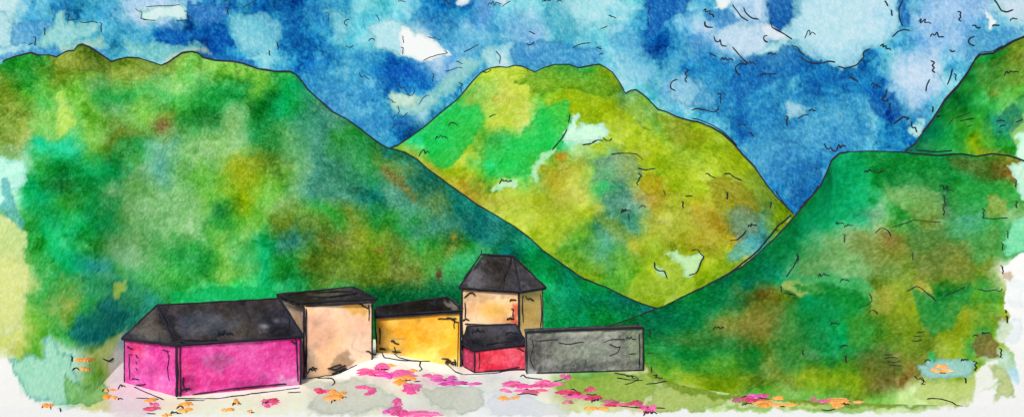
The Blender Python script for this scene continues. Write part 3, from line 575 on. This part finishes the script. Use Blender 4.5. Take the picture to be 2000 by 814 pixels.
marks(mb, g_surf, [
 [(600,738),(630,735),(660,730),(690,716),(715,702),(735,693),(770,697),(800,703),(822,706),(818,714),(826,720),(818,725)], [(620,738),(650,738),(655,746),(648,752)], [(562,766),(575,766),(588,765)],
 [(738,696),(790,704),(840,706),(865,706),(880,716),(890,726),(905,731)], [(905,731),(935,730),(970,728),(1005,722),(1026,722)], [(1016,735),(1022,730),(1026,737),(1034,738),(1060,740)],
 [(1020,762),(1030,758),(1038,768),(1050,766)], ('l',1095,742,24,10), ('c',1118,762,16), ('m',1120,772,24), ('d',1155,770,20), ('m',1165,780,22,-10), [(1178,782),(1200,790),(1225,794),(1250,796),(1300,796)], ('m',1270,806,24), [(1200,728),(1225,733),(1245,736)], [(1205,738),(1230,742),(1250,742)], ('z',1240,736,30), ('z',1285,735,22), [(1262,750),(1280,748),(1302,744)], ('l',1235,746,26), ('s',1272,720,14),
 [(266,777),(285,778),(310,779)], [(262,755),(285,766),(320,780)], ('n',238,755,14), ('m',236,778,10), ('d',295,807,18), ('m',345,806,22), ('c',352,795,14), ('m',462,788,16), ('l',445,800,14), ('d',492,806,12), ('m',524,786,22), ('s',118,800,8), ('c',92,795,18,10), ('c',206,762,14), ('m',662,778,30,-10), ('d',650,766,12), ('m',745,722,24), ('d',740,732,16), ('m',795,742,14,180), ('d',815,745,12), ('l',880,742,26,20), ('d',910,750,14),
 ('m',1460,788,20), [(1470,776),(1490,778),(1505,779)], ('d',1525,793,18), ('s',1618,770,14), ('d',1655,776,18), ('m',1650,789,18), ('d',1618,799,26), [(1010,770),(1030,768),(1050,772)], ('l',1450,775,18), ('m',1300,700,10), [(345,778),(420,778),(500,768),(586,757)], [(360,782),(400,781)]], 3.0)
tag(mb.build('ground', [M_PAINT, M_INK]), kind='structure')

# ------------------------------------------------------------------ BUILDINGS
def quad(mb, a, b, c, d, colf, n=None):
    """grid patch a-b (bottom) to d-c (top)"""
    a, b, c, d = map(np.array, (a, b, c, d)); st = .12
    nu = int(max(np.linalg.norm(b - a), np.linalg.norm(c - d)) / st) + 2; nv = int(max(np.linalg.norm(d - a), np.linalg.norm(c - b)) / st) + 2
    u = np.linspace(0, 1, nu)[None, :, None]; v = np.linspace(0, 1, nv)[:, None, None]
    P = (a * (1 - u) + b * u) * (1 - v) + (d * (1 - u) + c * u) * v
    qx, qy = proj(P); mb.grid(P, alb(colf(qx.ravel(), qy.ravel())))
def flat_grid(c): return np.tile(np.array(c, float), (16, 40, 1))
def wash(base, patches=(), spots=(), seed=0, grain=1.):
    g = flat_grid(base)
    def f(x, y):
        c = paint(x, y, g, patches, spots, seed, .5, grain * (.5 if max(base) < 100 else 1), .16 if max(base) < 100 else .34)
        v = fbm(x, y, 22, 3, seed + 3)[:, None]; c = c + (255 - c) * .12 * np.clip(v, 0, 1) - c * .15 * np.clip(-v, 0, 1)
        return np.clip(c, 0, 255)
    return f
def ink3(mb, pts, wpx=3.2, seed=0, wob=.035, dens=.12):
    wpx = wpx * .82
    p = np.array(pts, float); d = np.concatenate([[0], np.cumsum(np.linalg.norm(np.diff(p, axis=0), axis=1))])
    n = max(4, int(d[-1] / dens)); t = np.linspace(0, d[-1], n)
    q = np.stack([np.interp(t, d, p[:, k]) for k in range(3)], 1)
    for k in range(3): q[:, k] += fbm(t, t * 0 + seed * 7.7 + k * 3, .9, 2, k + 2) * wob * np.array([1, .3, 1])[k]
    q = q + (np.array([0, 0, H]) - q) / np.linalg.norm(q - np.array([0, 0, H]), axis=1, keepdims=True) * .05
    rad = wpx * (1 + .5 * fbm(t, t * 0 + seed, .8, 3, 7)) / 2 * q[:, 1] / 2000
    mb.tube(q, rad)
def plane_surf(a, b, c):
    """ray from the eye onto the plane of a wall through a, b, c"""
    a, b, c = map(np.array, (a, b, c)); n = np.cross(b - a, c - a); o = np.array([0, 0, H])
    def f(px, py):
        px = np.asarray(px, float); py = np.asarray(py, float)
        dr = np.stack([(px - 1000) / 2000, px * 0 + 1, -(py - 407) / 2000], -1)
        t = ((a - o) @ n) / (dr @ n); return o + dr * t[..., None]
    return f
def corner(px, d, ytop, zb=-.25):
    t = P3(px, ytop, d); return np.array([t[0], t[1], zb]), t
def body(mb, L, C, Rr, colf, zb=-.25):
    """walls of a four-sided building from its left, front and right corners"""
    L, C, Rr = [corner(*k, zb=zb) for k in (L, C, Rr)]
    Dt = L[1] + Rr[1] - C[1]; Db = np.array([Dt[0], Dt[1], zb]); cs = [L, C, Rr, (Db, Dt)]
    for i in range(4):
        a = cs[i]; b = cs[(i + 1) % 4]; quad(mb, a[0], b[0], b[1], a[1], colf)
    return cs
def house_root(name, cs, label, cat):
    c = (cs[0][0] + cs[2][0]) / 2; e = empty(name, (c[0], c[1], 0)); return tag(e, label, cat)
def attach(o, root):
    o.parent = root; o.matrix_parent_inverse = root.matrix_world.inverted(); 
    # keep the part in the root's own frame
    import mathutils
    o.matrix_parent_inverse = mathutils.Matrix.Translation(-root.location)
def hip(mb, E, r1, r2, colf, th=.14):
    """hip roof: eaves corners E = [left, front, right, back], ridge ends r1 (left end), r2 (right end); with an underside"""
    L_, C_, R_, D_2 = E
    quad(mb, C_, R_, r2, r1, colf)                 # front slope
    quad(mb, L_, C_, r1, r1 + (0, 0, .001), colf)  # left hip
    quad(mb, R_, D_2, r2, r2 + (0, 0, .001), colf) # right hip
    quad(mb, D_2, L_, r1, r2, colf)                # back slope
    dn = np.array([0, 0, -th])
    for i in range(4):
        a, b = E[i], E[(i + 1) % 4]; quad(mb, a + dn, b + dn, b, a, colf)
    quad(mb, L_ + dn, C_ + dn, R_ + dn, D_2 + dn, colf)
def overhang(cs, k=1.04, up=.03):
    c = sum(t[1] for t in cs) / 4
    return [np.array([c[0] + (t[1][0] - c[0]) * k, c[1] + (t[1][1] - c[1]) * k, t[1][2] + up]) for t in cs]

# --- magenta barn
mb = MB()
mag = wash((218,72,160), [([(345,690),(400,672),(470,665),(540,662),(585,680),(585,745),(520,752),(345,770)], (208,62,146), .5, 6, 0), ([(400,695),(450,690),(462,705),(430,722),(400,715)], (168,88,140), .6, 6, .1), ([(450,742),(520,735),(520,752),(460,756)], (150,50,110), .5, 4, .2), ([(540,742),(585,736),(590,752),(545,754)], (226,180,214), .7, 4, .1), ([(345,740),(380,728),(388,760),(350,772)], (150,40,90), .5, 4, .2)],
 [(265,680,16,14,(224,60,110),.7),(365,720,12,14,(206,44,90),.8),(430,700,40,20,(190,80,150),.4),(500,690,40,14,(226,100,180),.5),(540,700,40,20,(222,76,160),.5),(300,720,30,22,(222,90,170),.5),(420,745,60,10,(218,40,130),.5)], 3)
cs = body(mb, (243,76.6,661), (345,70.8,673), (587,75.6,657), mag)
barn = house_root('barn', cs, 'long low magenta barn with a black hipped roof, leftmost of the buildings', 'barn')
L_, C_, R_, D2 = cs
sl = plane_surf(L_[0], C_[0], C_[1]); sf = plane_surf(C_[0], R_[0], R_[1])
for i, k in enumerate((L_, C_, R_)): ink3(mb, [k[0] + (0, 0, .25), k[1]], [3.4, 7, 5][i], i)
ink3(mb, [C_[0] + (.22, .1, .25), C_[1] + (.2, .1, 0)], 4, 8); ink3(mb, [L_[1], C_[1], R_[1]], 3, 4)
marks(mb, sl, [[(252,690),(253,720),(253,742)], ('z',254,678,14), ('d',256,692,6), ('l',267,696,9,80), ('l',267,708,7,80), ('l',267,720,7,80), ('m',265,740,14), ('d',275,750,22), [(326,682),(330,700),(327,718),(331,744)], ('z',324,684,14)], 2.6)
marks(mb, sf, [[(358,735),(357,750),(362,764),(372,754),(366,760)], ('m',366,760,18), [(376,770),(420,763),(480,756),(560,749)], ('d',360,776,20), [(578,662),(580,700),(582,745)], ('z',574,668,14)], 2.6)
attach(mb.build('wall', [M_PAINT, M_INK]), barn)
mb = MB()
blk = wash((52,49,52), [([(345,612),(400,610),(470,630),(460,650),(400,652),(352,640)], (70,74,84), .6, 6, .1), ([(310,600),(330,605),(350,665),(335,668)], (32,30,32), .8, 3, 0), ([(250,650),(290,620),(300,602),(325,665)], (84,80,72), .6, 4, .1)],
 [(430,625,50,14,(82,80,84),.5),(370,625,16,10,(28,54,70),.5),(430,650,18,5,(26,46,64),.6),(520,635,8,5,(190,190,196),.5),(540,622,6,5,(170,170,178),.4),(500,610,40,14,(44,42,44),.6)], 5)
E = overhang(cs, 1.035)
r1 = P3(307, 596, 75.3); r2 = P3(545, 582, 78.3)
hip(mb, E, r1, r2, blk)
ink3(mb, [E[0], r1, r2], 4.4, 1); ink3(mb, [E[0], E[1], E[2]], 5, 2); ink3(mb, [E[1], r1], 6, 3); ink3(mb, [r2, E[2]], 5.5, 4); ink3(mb, [r1 + (.15, 0, -.1), E[1] + (.35, 0, .3)], 3.5, 5)
sf = plane_surf(E[1], E[2], r2)
marks(mb, sf, [[(355,663),(390,664),(425,663)], [(350,668),(420,668),(500,664),(580,656)], ('m',440,650,30), ('s',565,630,20)], 2.8)
attach(mb.build('roof', [M_PAINT, M_INK]), barn)

# --- tall peach house
mb = MB()
pea = wash((252,208,170), [([(595,620),(640,600),(660,640),(640,680),(600,690)], (230,180,160), .6, 8, 0), ([(672,595),(705,592),(722,600),(718,615),(690,612)], (240,184,84), .8, 5, .1), ([(645,700),(680,680),(690,700),(670,722),(640,726)], (150,124,96), .7, 5, .2), ([(548,590),(590,598),(594,640),(570,625)], (176,150,126), .7, 5, .1), ([(590,600),(597,600),(598,740),(590,740)], (150,120,120), .6, 3, 0)],
 [(615,650,16,10,(240,170,90),.5),(640,670,40,30,(234,196,150),.5),(705,670,16,20,(224,206,180),.7),(620,720,20,14,(226,176,130),.5),(660,728,14,8,(40,34,30),.5),(700,640,20,20,(232,176,150),.5)], 6, .7)
cs = body(mb, (552,84,588), (594,78,597), (727,82,592), pea)
peach = house_root('house', cs, 'tall peach house with flat black roof between the magenta barn and the yellow house', 'house')
L_, C_, R_, D2 = cs; sf = plane_surf(C_[0], R_[0], R_[1])
ink3(mb, [C_[0] + (0, 0, .25), C_[1]], 5, 1); ink3(mb, [C_[0] + (.16, 0, .3), C_[1] + (.16, 0, -.3)], 2.8, 2); ink3(mb, [R_[0] + (0, 0, .9), R_[1]], 5, 3); ink3(mb, [R_[0] + (-.22, 0, 1.3), R_[1] + (-.2, 0, -.5)], 2.2, 4)
ink3(mb, [L_[0], L_[1]], 3, 5)
marks(mb, sf, [[(598,602),(597,640),(599,690),(597,728)], ('m',612,720,20), ('n',609,724,16), ('l',655,716,26), ('l',662,724,30), [(640,718),(655,722),(675,712)], ('z',712,596,20), [(720,594),(721,608),(720,626)], ('z',726,688,20), [(602,738),(640,735),(668,728)]], 2.8)
attach(mb.build('wall', [M_PAINT, M_INK]), peach)
mb = MB()
rf = wash((44,42,40), [([(600,568),(650,563),(690,562),(680,572),(620,580)], (96,92,66), .7, 3, .2)], [(560,580,16,8,(20,20,20),.7),(700,580,20,6,(24,24,22),.6)], 7)
q = [P3(586,591,77.9), P3(735,583,81.9), P3(692,560,88), P3(540,574,84.2)]; dn = np.array([0, 0, -.3])
quad(mb, q[0], q[1], q[2], q[3], rf)
for i in range(4): quad(mb, q[i] + dn, q[(i + 1) % 4] + dn, q[(i + 1) % 4], q[i], rf)
quad(mb, q[3] + dn, q[2] + dn, q[1] + dn, q[0] + dn, rf)
ink3(mb, [q[0], q[1], q[2], q[3], q[0]], 4.5, 1); ink3(mb, [q[0] + dn, q[1] + dn], 4, 2); ink3(mb, [q[3] + dn, q[0] + dn], 3.4, 3)
sf = plane_surf(q[0], q[1], q[2]); marks(mb, sf, [[(560,576),(600,568),(650,565)], [(600,578),(640,580),(700,572),(716,576)], [(620,572),(660,568),(690,570)], [(690,560),(705,570),(722,578)]], 3.4)
attach(mb.build('roof', [M_PAINT, M_INK]), peach)

# --- yellow house
def gable_body(mb, FL, FR, depth, colf):
    a, b = corner(*FL), corner(*FR); v = np.array([-.09, 1, 0]) * depth
    c = (b[0] + v, b[1] + v); d = (a[0] + v, a[1] + v); cs = [a, b, c, d]
    for i in range(4):
        p, q_ = cs[i], cs[(i + 1) % 4]; quad(mb, p[0], q_[0], q_[1], p[1], colf)
    return cs
mb = MB()
yel = wash((230,178,64), [([(740,640),(790,660),(790,690),(742,690)], (222,180,90), .7, 6, .1), ([(760,655),(790,655),(785,662),(760,662)], (160,140,80), .7, 3, .1), ([(750,684),(782,682),(780,692),(752,692)], (140,124,74), .7, 3, .1), ([(800,690),(860,680),(870,705),(800,708)], (246,220,110), .6, 6, .1), ([(875,605),(898,600),(900,620),(880,622)], (196,176,90), .7, 4, .1)],
 [(800,660,30,20,(244,168,40),.7),(850,640,30,16,(246,190,90),.6),(760,625,24,10,(242,206,110),.6),(880,660,16,30,(238,190,50),.5),(890,712,12,8,(190,160,70),.6)], 9, .7)
cs = gable_body(mb, (736,86,617), (900,83.6,606), 5.0, yel)
yellow = house_root('house', cs, 'low golden yellow house with a narrow black roof beside the tall peach house', 'house')
a, b, c, d = cs; sf = plane_surf(a[0], b[0], b[1])
ink3(mb, [a[0] + (0, 0, .7), a[1] + (-.15, 0, .6)], 4, 1); ink3(mb, [b[0] + (0, 0, .2), b[1]], 5.5, 2); ink3(mb, [b[0] + (-.25, 0, .2), b[1] + (-.2, 0, -1)], 2.4, 3)
marks(mb, sf, [[(741,640),(742,655),(742,672)], ('m',747,681,12), ('z',772,668,16), [(770,676),(774,690)], [(750,690),(768,691),(786,695)], ('d',775,686,20), [(855,622),(870,622),(892,622)], ('z',884,624,26), ('s',886,632,16), [(862,700),(875,700),(884,712),(892,710),(888,700)], ('s',890,714,16), ('m',880,706,20)], 2.8)
attach(mb.build('wall', [M_PAINT, M_INK]), yellow)
mb = MB()
rf = wash((34,32,30), [([(870,584),(895,596),(895,604),(874,600)], (150,140,120), .6, 3, .1)], [(800,600,60,8,(24,22,20),.6)], 11)
e1, e2 = a[1] + (-.15, -.15, .04), b[1] + (.12, -.15, .04); r1, r2 = P3(735,598,89.0), P3(874,579,87.2)
e3, e4 = c[1] + (.1, .2, .02), d[1] + (-.1, .2, .02)
hip(mb, [e4, e1, e2, e3], r1, r2, rf, .2)
ink3(mb, [e1, e2, r2, r1, e1], 4.2, 1); ink3(mb, [e1 + (0, 0, -.2), e2 + (0, 0, -.2)], 4, 2)
ink3(mb, [r2 + (.4, 0, .05), e2 + (.1, 0, .1)], 3, 4)
attach(mb.build('roof', [M_PAINT, M_INK]), yellow)

# --- tower
mb = MB()
tow = wash((252,208,158), [([(1002,595),(1016,600),(1016,645),(1006,645)], (224,90,72), .8, 3, .1), ([(1017,570),(1060,570),(1062,650),(1018,650)], (222,184,104), .7, 4, .1), ([(905,570),(1010,568),(1010,580),(905,590)], (206,170,140), .5, 4, .1)],
 [(965,605,30,16,(234,180,70),.8),(925,600,14,20,(236,180,140),.5),(1035,610,12,20,(234,160,80),.5),(990,625,14,8,(234,150,80),.6),(1048,590,10,10,(210,190,120),.6)], 12, .7)
cs = body(mb, (903,94,563), (1014,90,570), (1060,94,563), tow)
tower = house_root('tower', cs, 'tall peach tower with a steep dark grey hipped roof above the red hut', 'tower')
L_, C_, R_, D2 = cs; sf = plane_surf(L_[0], C_[0], C_[1]); sr = plane_surf(C_[0], R_[0], R_[1])
ink3(mb, [L_[0], L_[1]], 4.5, 1); ink3(mb, [C_[0], C_[1]], 6, 2); ink3(mb, [R_[0], R_[1]], 4.5, 3); ink3(mb, [R_[0] + (-.2, 0, 0), R_[1] + (-.25, 0, 0)], 2.5, 4)
marks(mb, sf, [[(908,590),(910,605),(908,622)], ('c',918,578,24), ('m',911,624,14), [(932,568),(960,568),(1000,570)], ('s',1002,610,14), ('m',998,622,14), ('m',1003,586,14), [(908,632),(950,634),(1000,632)]], 2.8)
marks(mb, sr, [('v',1036,582,18), [(1022,576),(1020,600),(1022,630)], [(1056,576),(1058,610),(1056,640)]], 2.6)
attach(mb.build('wall', [M_PAINT, M_INK]), tower)
mb = MB()
rf = wash((60,58,62), [([(1005,502),(1062,560),(1018,566)], (50,48,50), .7, 3, .1), ([(905,556),(930,520),(950,508),(935,560)], (96,94,98), .5, 5, .1), ([(975,560),(1000,520),(1015,566)], (54,52,54), .6, 4, .1)],
 [(950,545,20,16,(104,102,108),.5),(985,515,16,14,(44,42,44),.5)], 13)
E = overhang(cs, 1.09, .05); r1, r2 = P3(942,499,94.6), P3(1003,500,94.2)
hip(mb, E, r1, r2, rf, .16)
ink3(mb, [E[0], r1 + (-.1, 0, .1), r2, E[2]], 4.6, 1); ink3(mb, [E[0], E[1], E[2]], 4.4, 2); ink3(mb, [r2, E[1]], 4.6, 3); ink3(mb, [r1 + (.9, 0, -.1), E[0] + (1.2, 0, .3)], 2.2, 4); ink3(mb, [r1 + (-.1, 0, 0), r1 + (-.02, 0, .5)], 3.4, 5)
ink3(mb, [r2 + (-.2, 0, -.1), E[1] + (-1.8, 0, .4)], 2.6, 6)
sf = plane_surf(E[0], E[1], r2); marks(mb, sf, [('v',970,552,20), ('m',915,556,22), [(905,545),(915,530),(928,515)], [(940,558),(970,562),(1005,564)]], 2.8)
attach(mb.build('roof', [M_PAINT, M_INK]), tower)

# --- red hut
mb = MB()
red = wash((222,70,96), [([(903,665),(926,680),(926,728),(905,720)], (196,70,120), .6, 3, .1)], [(970,705,30,10,(226,100,110),.6),(945,700,12,16,(190,40,60),.5),(1010,690,14,10,(216,90,100),.5),(990,716,20,6,(196,40,70),.5)], 14)
cs = body(mb, (904,84,672), (927,81,684), (1027,82.6,672), red)
hut = house_root('hut', cs, 'small red hut with black roof at the foot of the tower', 'hut')
L_, C_, R_, D2 = cs; sf = plane_surf(C_[0], R_[0], R_[1])
ink3(mb, [L_[0] + (0, 0, .2), L_[1]], 4.5, 1); ink3(mb, [C_[0] + (0, 0, .2), C_[1]], 4.5, 2); ink3(mb, [R_[0] + (0, 0, .2), R_[1]], 4, 3); ink3(mb, [C_[0] + (0, 0, .3), R_[0] + (0, 0, .3)], 3, 4); ink3(mb, [L_[0] + (0, 0, .3), C_[0] + (0, 0, .3)], 3, 5)
marks(mb, sf, [[(936,688),(937,705),(935,722)], ('z',1018,682,14), [(945,724),(980,722),(1015,716)]], 2.4)
attach(mb.build('wall', [M_PAINT, M_INK]), hut)
mb = MB()
rf = wash((48,46,50), [], [(960,650,30,10,(70,68,74),.5),(930,670,14,8,(18,18,20),.6),(1000,660,20,8,(30,28,30),.5)], 15)
E = overhang(cs, 1.05, .03); r1, r2 = P3(912,637,84.6), P3(1008,633,85.2)
hip(mb, E, r1, r2, rf, .14)
ink3(mb, [E[0], r1, r2, E[2]], 4.4, 1); ink3(mb, [E[0], E[1], E[2]], 5, 2); ink3(mb, [r1, E[1]], 4, 3)
sf = plane_surf(E[1], E[2], r2); marks(mb, sf, [('m',935,646,26), [(920,660),(930,668),(945,674)], ('m',1000,650,22), [(950,672),(980,668),(1010,664)]], 3)
attach(mb.build('roof', [M_PAINT, M_INK]), hut)

# --- grey shed
mb = MB()
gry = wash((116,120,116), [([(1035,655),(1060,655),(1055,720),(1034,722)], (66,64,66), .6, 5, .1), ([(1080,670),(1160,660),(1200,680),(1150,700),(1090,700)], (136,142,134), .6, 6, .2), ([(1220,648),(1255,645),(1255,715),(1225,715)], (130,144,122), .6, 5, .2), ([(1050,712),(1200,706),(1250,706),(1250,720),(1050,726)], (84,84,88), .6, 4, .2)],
 [(1060,690,30,16,(104,98,104),.5),(1120,660,50,6,(90,90,92),.5),(1190,690,40,6,(96,98,98),.5),(1140,715,20,8,(120,116,130),.5)], 16)
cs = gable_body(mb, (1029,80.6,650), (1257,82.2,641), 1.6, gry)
shed = house_root('shed', cs, 'long grey windowless shed with a flat top, rightmost of the buildings', 'shed')
a, b, c, d = cs; sf = plane_surf(a[0], b[0], b[1])
ink3(mb, [a[0] + (0, 0, -.1), a[1] + (0, 0, .1)], 3.4, 1); ink3(mb, [b[0] + (0, 0, .2), b[1] + (0, 0, .1)], 5, 2); ink3(mb, [a[0] + (.8, 0, .3), b[0] + (0, 0, .28)], 4.4, 3)
ink3(mb, [b[0] + (-.3, 0, .4), b[1] + (-.35, 0, -.3)], 2.4, 4)
marks(mb, sf, [[(1040,662),(1042,680),(1034,700),(1044,722)], [(1190,672),(1205,678),(1213,674),(1205,690),(1190,694)], ('l',1200,664,40,15), [(1090,668),(1110,672),(1140,666)], ('m',1234,660,20), [(1248,650),(1250,690),(1248,712)], [(1050,665),(1090,662)], ('d',1236,690,16)], 1.5)
attach(mb.build('wall', [M_PAINT, M_INK]), shed)
mb = MB()
rf = wash((84,84,86), [], [], 17); up = np.array([0, 0, .004]); th = np.array([0, 0, .1])
q = [a[1] + (-.06, -.06, .004), b[1] + (.06, -.06, .004), c[1] + (.06, .06, .004), d[1] + (-.06, .06, .004)]
quad(mb, q[0] + th, q[1] + th, q[2] + th, q[3] + th, rf)
for i in range(4): quad(mb, q[i], q[(i + 1) % 4], q[(i + 1) % 4] + th, q[i] + th, rf)
quad(mb, q[3], q[2], q[1], q[0], rf)
ink3(mb, [q[0] + th, q[1] + th], 5.5, 1); ink3(mb, [q[3] + th, q[2] + th], 2.5, 2)
attach(mb.build('roof', [M_PAINT, M_INK]), shed)

# ------------------------------------------------------------------ FLOWERS: low clumps of blossom, each patch a thing
PK, MG, RD, OR, BR = (232,66,140), (216,52,160), (206,40,84), (244,150,48), (170,80,90)
def blossom(root, px, py, wpx, hpx, colr, seed, name, surf=g_surf):
    rr = np.random.RandomState(seed); c0 = surf(np.array([px]), np.array([py]))[0]
    mb = MB(); n = max(3, int(wpx / 9)); na, nr = 22, 5
    for k in range(n):
        cx = px + (rr.rand() - .5) * wpx * .72; cy = py + (rr.rand() - .5) * hpx * .7
        rx = wpx * (.16 + .2 * rr.rand()); ry = hpx * (.2 + .22 * rr.rand()); hh = .05 + .07 * rr.rand()
        th = np.linspace(0, 2 * math.pi, na, endpoint=False); t = np.linspace(0, 1, nr)
        wob = 1 + .45 * vnoise(th * 2.2 + seed, th * 0 + k * 3.3, 3) + .25 * rr.randn(na) * .6
        X_ = cx + rx * t[:, None] * (np.cos(th) * wob)[None]; Y_ = np.clip(cy + ry * t[:, None] * (np.sin(th) * wob)[None], 500, 900)
        Q = surf(X_.ravel(), Y_.ravel()).reshape(nr, na, 3)
        Q[..., 2] += (hh * (1 - t ** 2))[:, None] * (1 + .4 * rr.rand(nr, na)) + .004 + .02 * (t < 1)[:, None]
        base = np.array(colr, float) * (.86 + .2 * rr.rand()); base = base + (255 - base) * .25 * rr.rand()
        cc = np.clip(base[None] + rr.randn(nr * na, 1) * 9 + (255 - base[None]) * .18 * rr.rand(nr * na, 1), 0, 255)
        i = np.arange(nr * na).reshape(nr, na); j = np.roll(i, -1, 1)
        f = np.stack([i[:-1], i[1:], j[1:], j[:-1]], -1).reshape(-1, 4)
        mb.add(Q.reshape(-1, 3) , f, 0, alb(cc))
    o = mb.build(name, [M_PAINT]); attach(o, root); return o
NM = {PK:'pink_blossom', MG:'magenta_blossom', RD:'red_blossom', OR:'orange_blossom', BR:'brown_blossom'}
FL = [
 ("small orange flowers on the slope left of the barn, above the mint green wash", [(168,704,30,7,OR),(166,719,14,6,OR)]),
 ("orange flowers at the far left beneath the mint green wash", [(107,780,26,7,OR),(90,791,22,6,OR)]),
 ("orange flowers nearest the left corner of the barn", [(214,761,16,5,OR),(213,775,22,7,OR)]),
 ("pink and orange flowers in front of the barn's left end wall", [(300,781,22,5,OR),(298,790,20,6,PK),(305,798,34,7,RD)]),
 ("orange flowers below the front corner of the barn", [(360,790,28,8,OR),(357,801,26,6,OR),(326,811,14,5,OR)]),
 ("orange flowers in front of the middle of the barn", [(463,784,14,10,OR),(440,801,22,5,OR),(488,803,10,5,OR)]),
 ("pale red flowers in front of the barn's right end", [(524,783,30,10,RD),(520,792,20,6,PK)]),
 ("red and orange flowers in front of the peach house", [(634,764,32,7,RD),(660,766,26,9,OR),(655,777,36,8,OR)]),
 ("small pink flowers beside the grey wash, right of the peach house flowers", [(718,757,34,7,PK),(722,767,18,8,PK)]),
 ("large pink and orange flower drift on the white bank before the yellow house", [(745,716,36,10,PK),(730,726,50,8,PK),(775,730,44,10,PK),(757,712,20,6,OR),(805,725,24,5,OR),(792,738,26,8,OR),(788,748,24,9,OR),(805,757,40,14,PK),(760,732,40,8,MG)]),
 ("bright pink flowers at the bottom edge left of the grey wash", [(775,788,20,14,PK),(770,802,44,12,PK),(820,808,60,9,PK),(758,804,20,8,MG)]),
 ("magenta flower drift between the yellow house and the red hut", [(845,734,22,6,PK),(868,740,40,8,MG),(890,748,44,7,MG),(925,750,30,4,MG)]),
 ("pink flowers at the left end of the grey shed", [(1012,752,44,10,PK),(1050,752,56,6,PK),(1075,746,40,7,PK),(1040,764,40,7,RD),(1020,764,30,5,PK)]),
 ("orange and pink flowers on white ground below the red hut", [(985,778,30,5,OR),(1003,776,16,6,OR),(992,764,20,5,PK)]),
 ("tiny magenta flowers just under the grey shed's front", [(1106,736,16,9,PK)]),
 ("dark red flowers in front of the grey shed", [(1115,768,36,10,RD),(1152,764,20,10,RD),(1158,776,28,10,RD),(1105,785,24,7,BR),(1130,776,36,6,PK)]),
 ("red and orange flowers at the bottom edge below the shed's right end", [(1190,784,34,8,BR),(1210,790,40,6,RD),(1250,788,30,10,RD),(1262,798,34,10,PK),(1165,800,36,6,OR)]),
 ("magenta and orange flowers against the shed's right corner", [(1298,696,18,18,MG),(1285,706,32,6,OR),(1275,698,16,5,OR)]),
 ("magenta and orange flowers at the foot of the right hill", [(1440,782,26,10,BR),(1470,775,34,7,MG),(1492,773,16,7,PK),(1480,787,44,9,OR),(1470,781,40,6,RD)]),
 ("thin orange flowers right of the magenta flowers under the right hill", [(1520,778,26,6,OR),(1525,791,44,4,OR)]),
 ("pink and orange flowers under the brown patch of the right hill", [(1621,768,18,12,MG),(1612,780,30,10,PK),(1650,783,60,7,OR),(1638,792,26,10,OR),(1597,780,22,7,BR)]),
 ("orange flowers on the pale blue patch of the right hill", [(1838,714,26,7,OR),(1850,724,28,6,OR),(1826,723,14,5,OR)]),
]
for n_, (lab, ds) in enumerate(FL):
    sf = g_surf
    if n_ == 21: sf = right.surf
    if n_ in (0,): sf = left.surf
    if n_ == 17: sf = g_surf
    c = sf(np.array([ds[0][0]]), np.array([float(ds[0][1])]))[0]
    e = tag(empty('flower_patch', c), lab, 'flowers', 'flower patches scattered in front of the houses')
    for k, (x, y, w_, h_, cl) in enumerate(ds): blossom(e, x, y, w_ * 1.25, h_ * 1.15, cl, n_ * 37 + k * 5 + 3, NM[cl], sf)
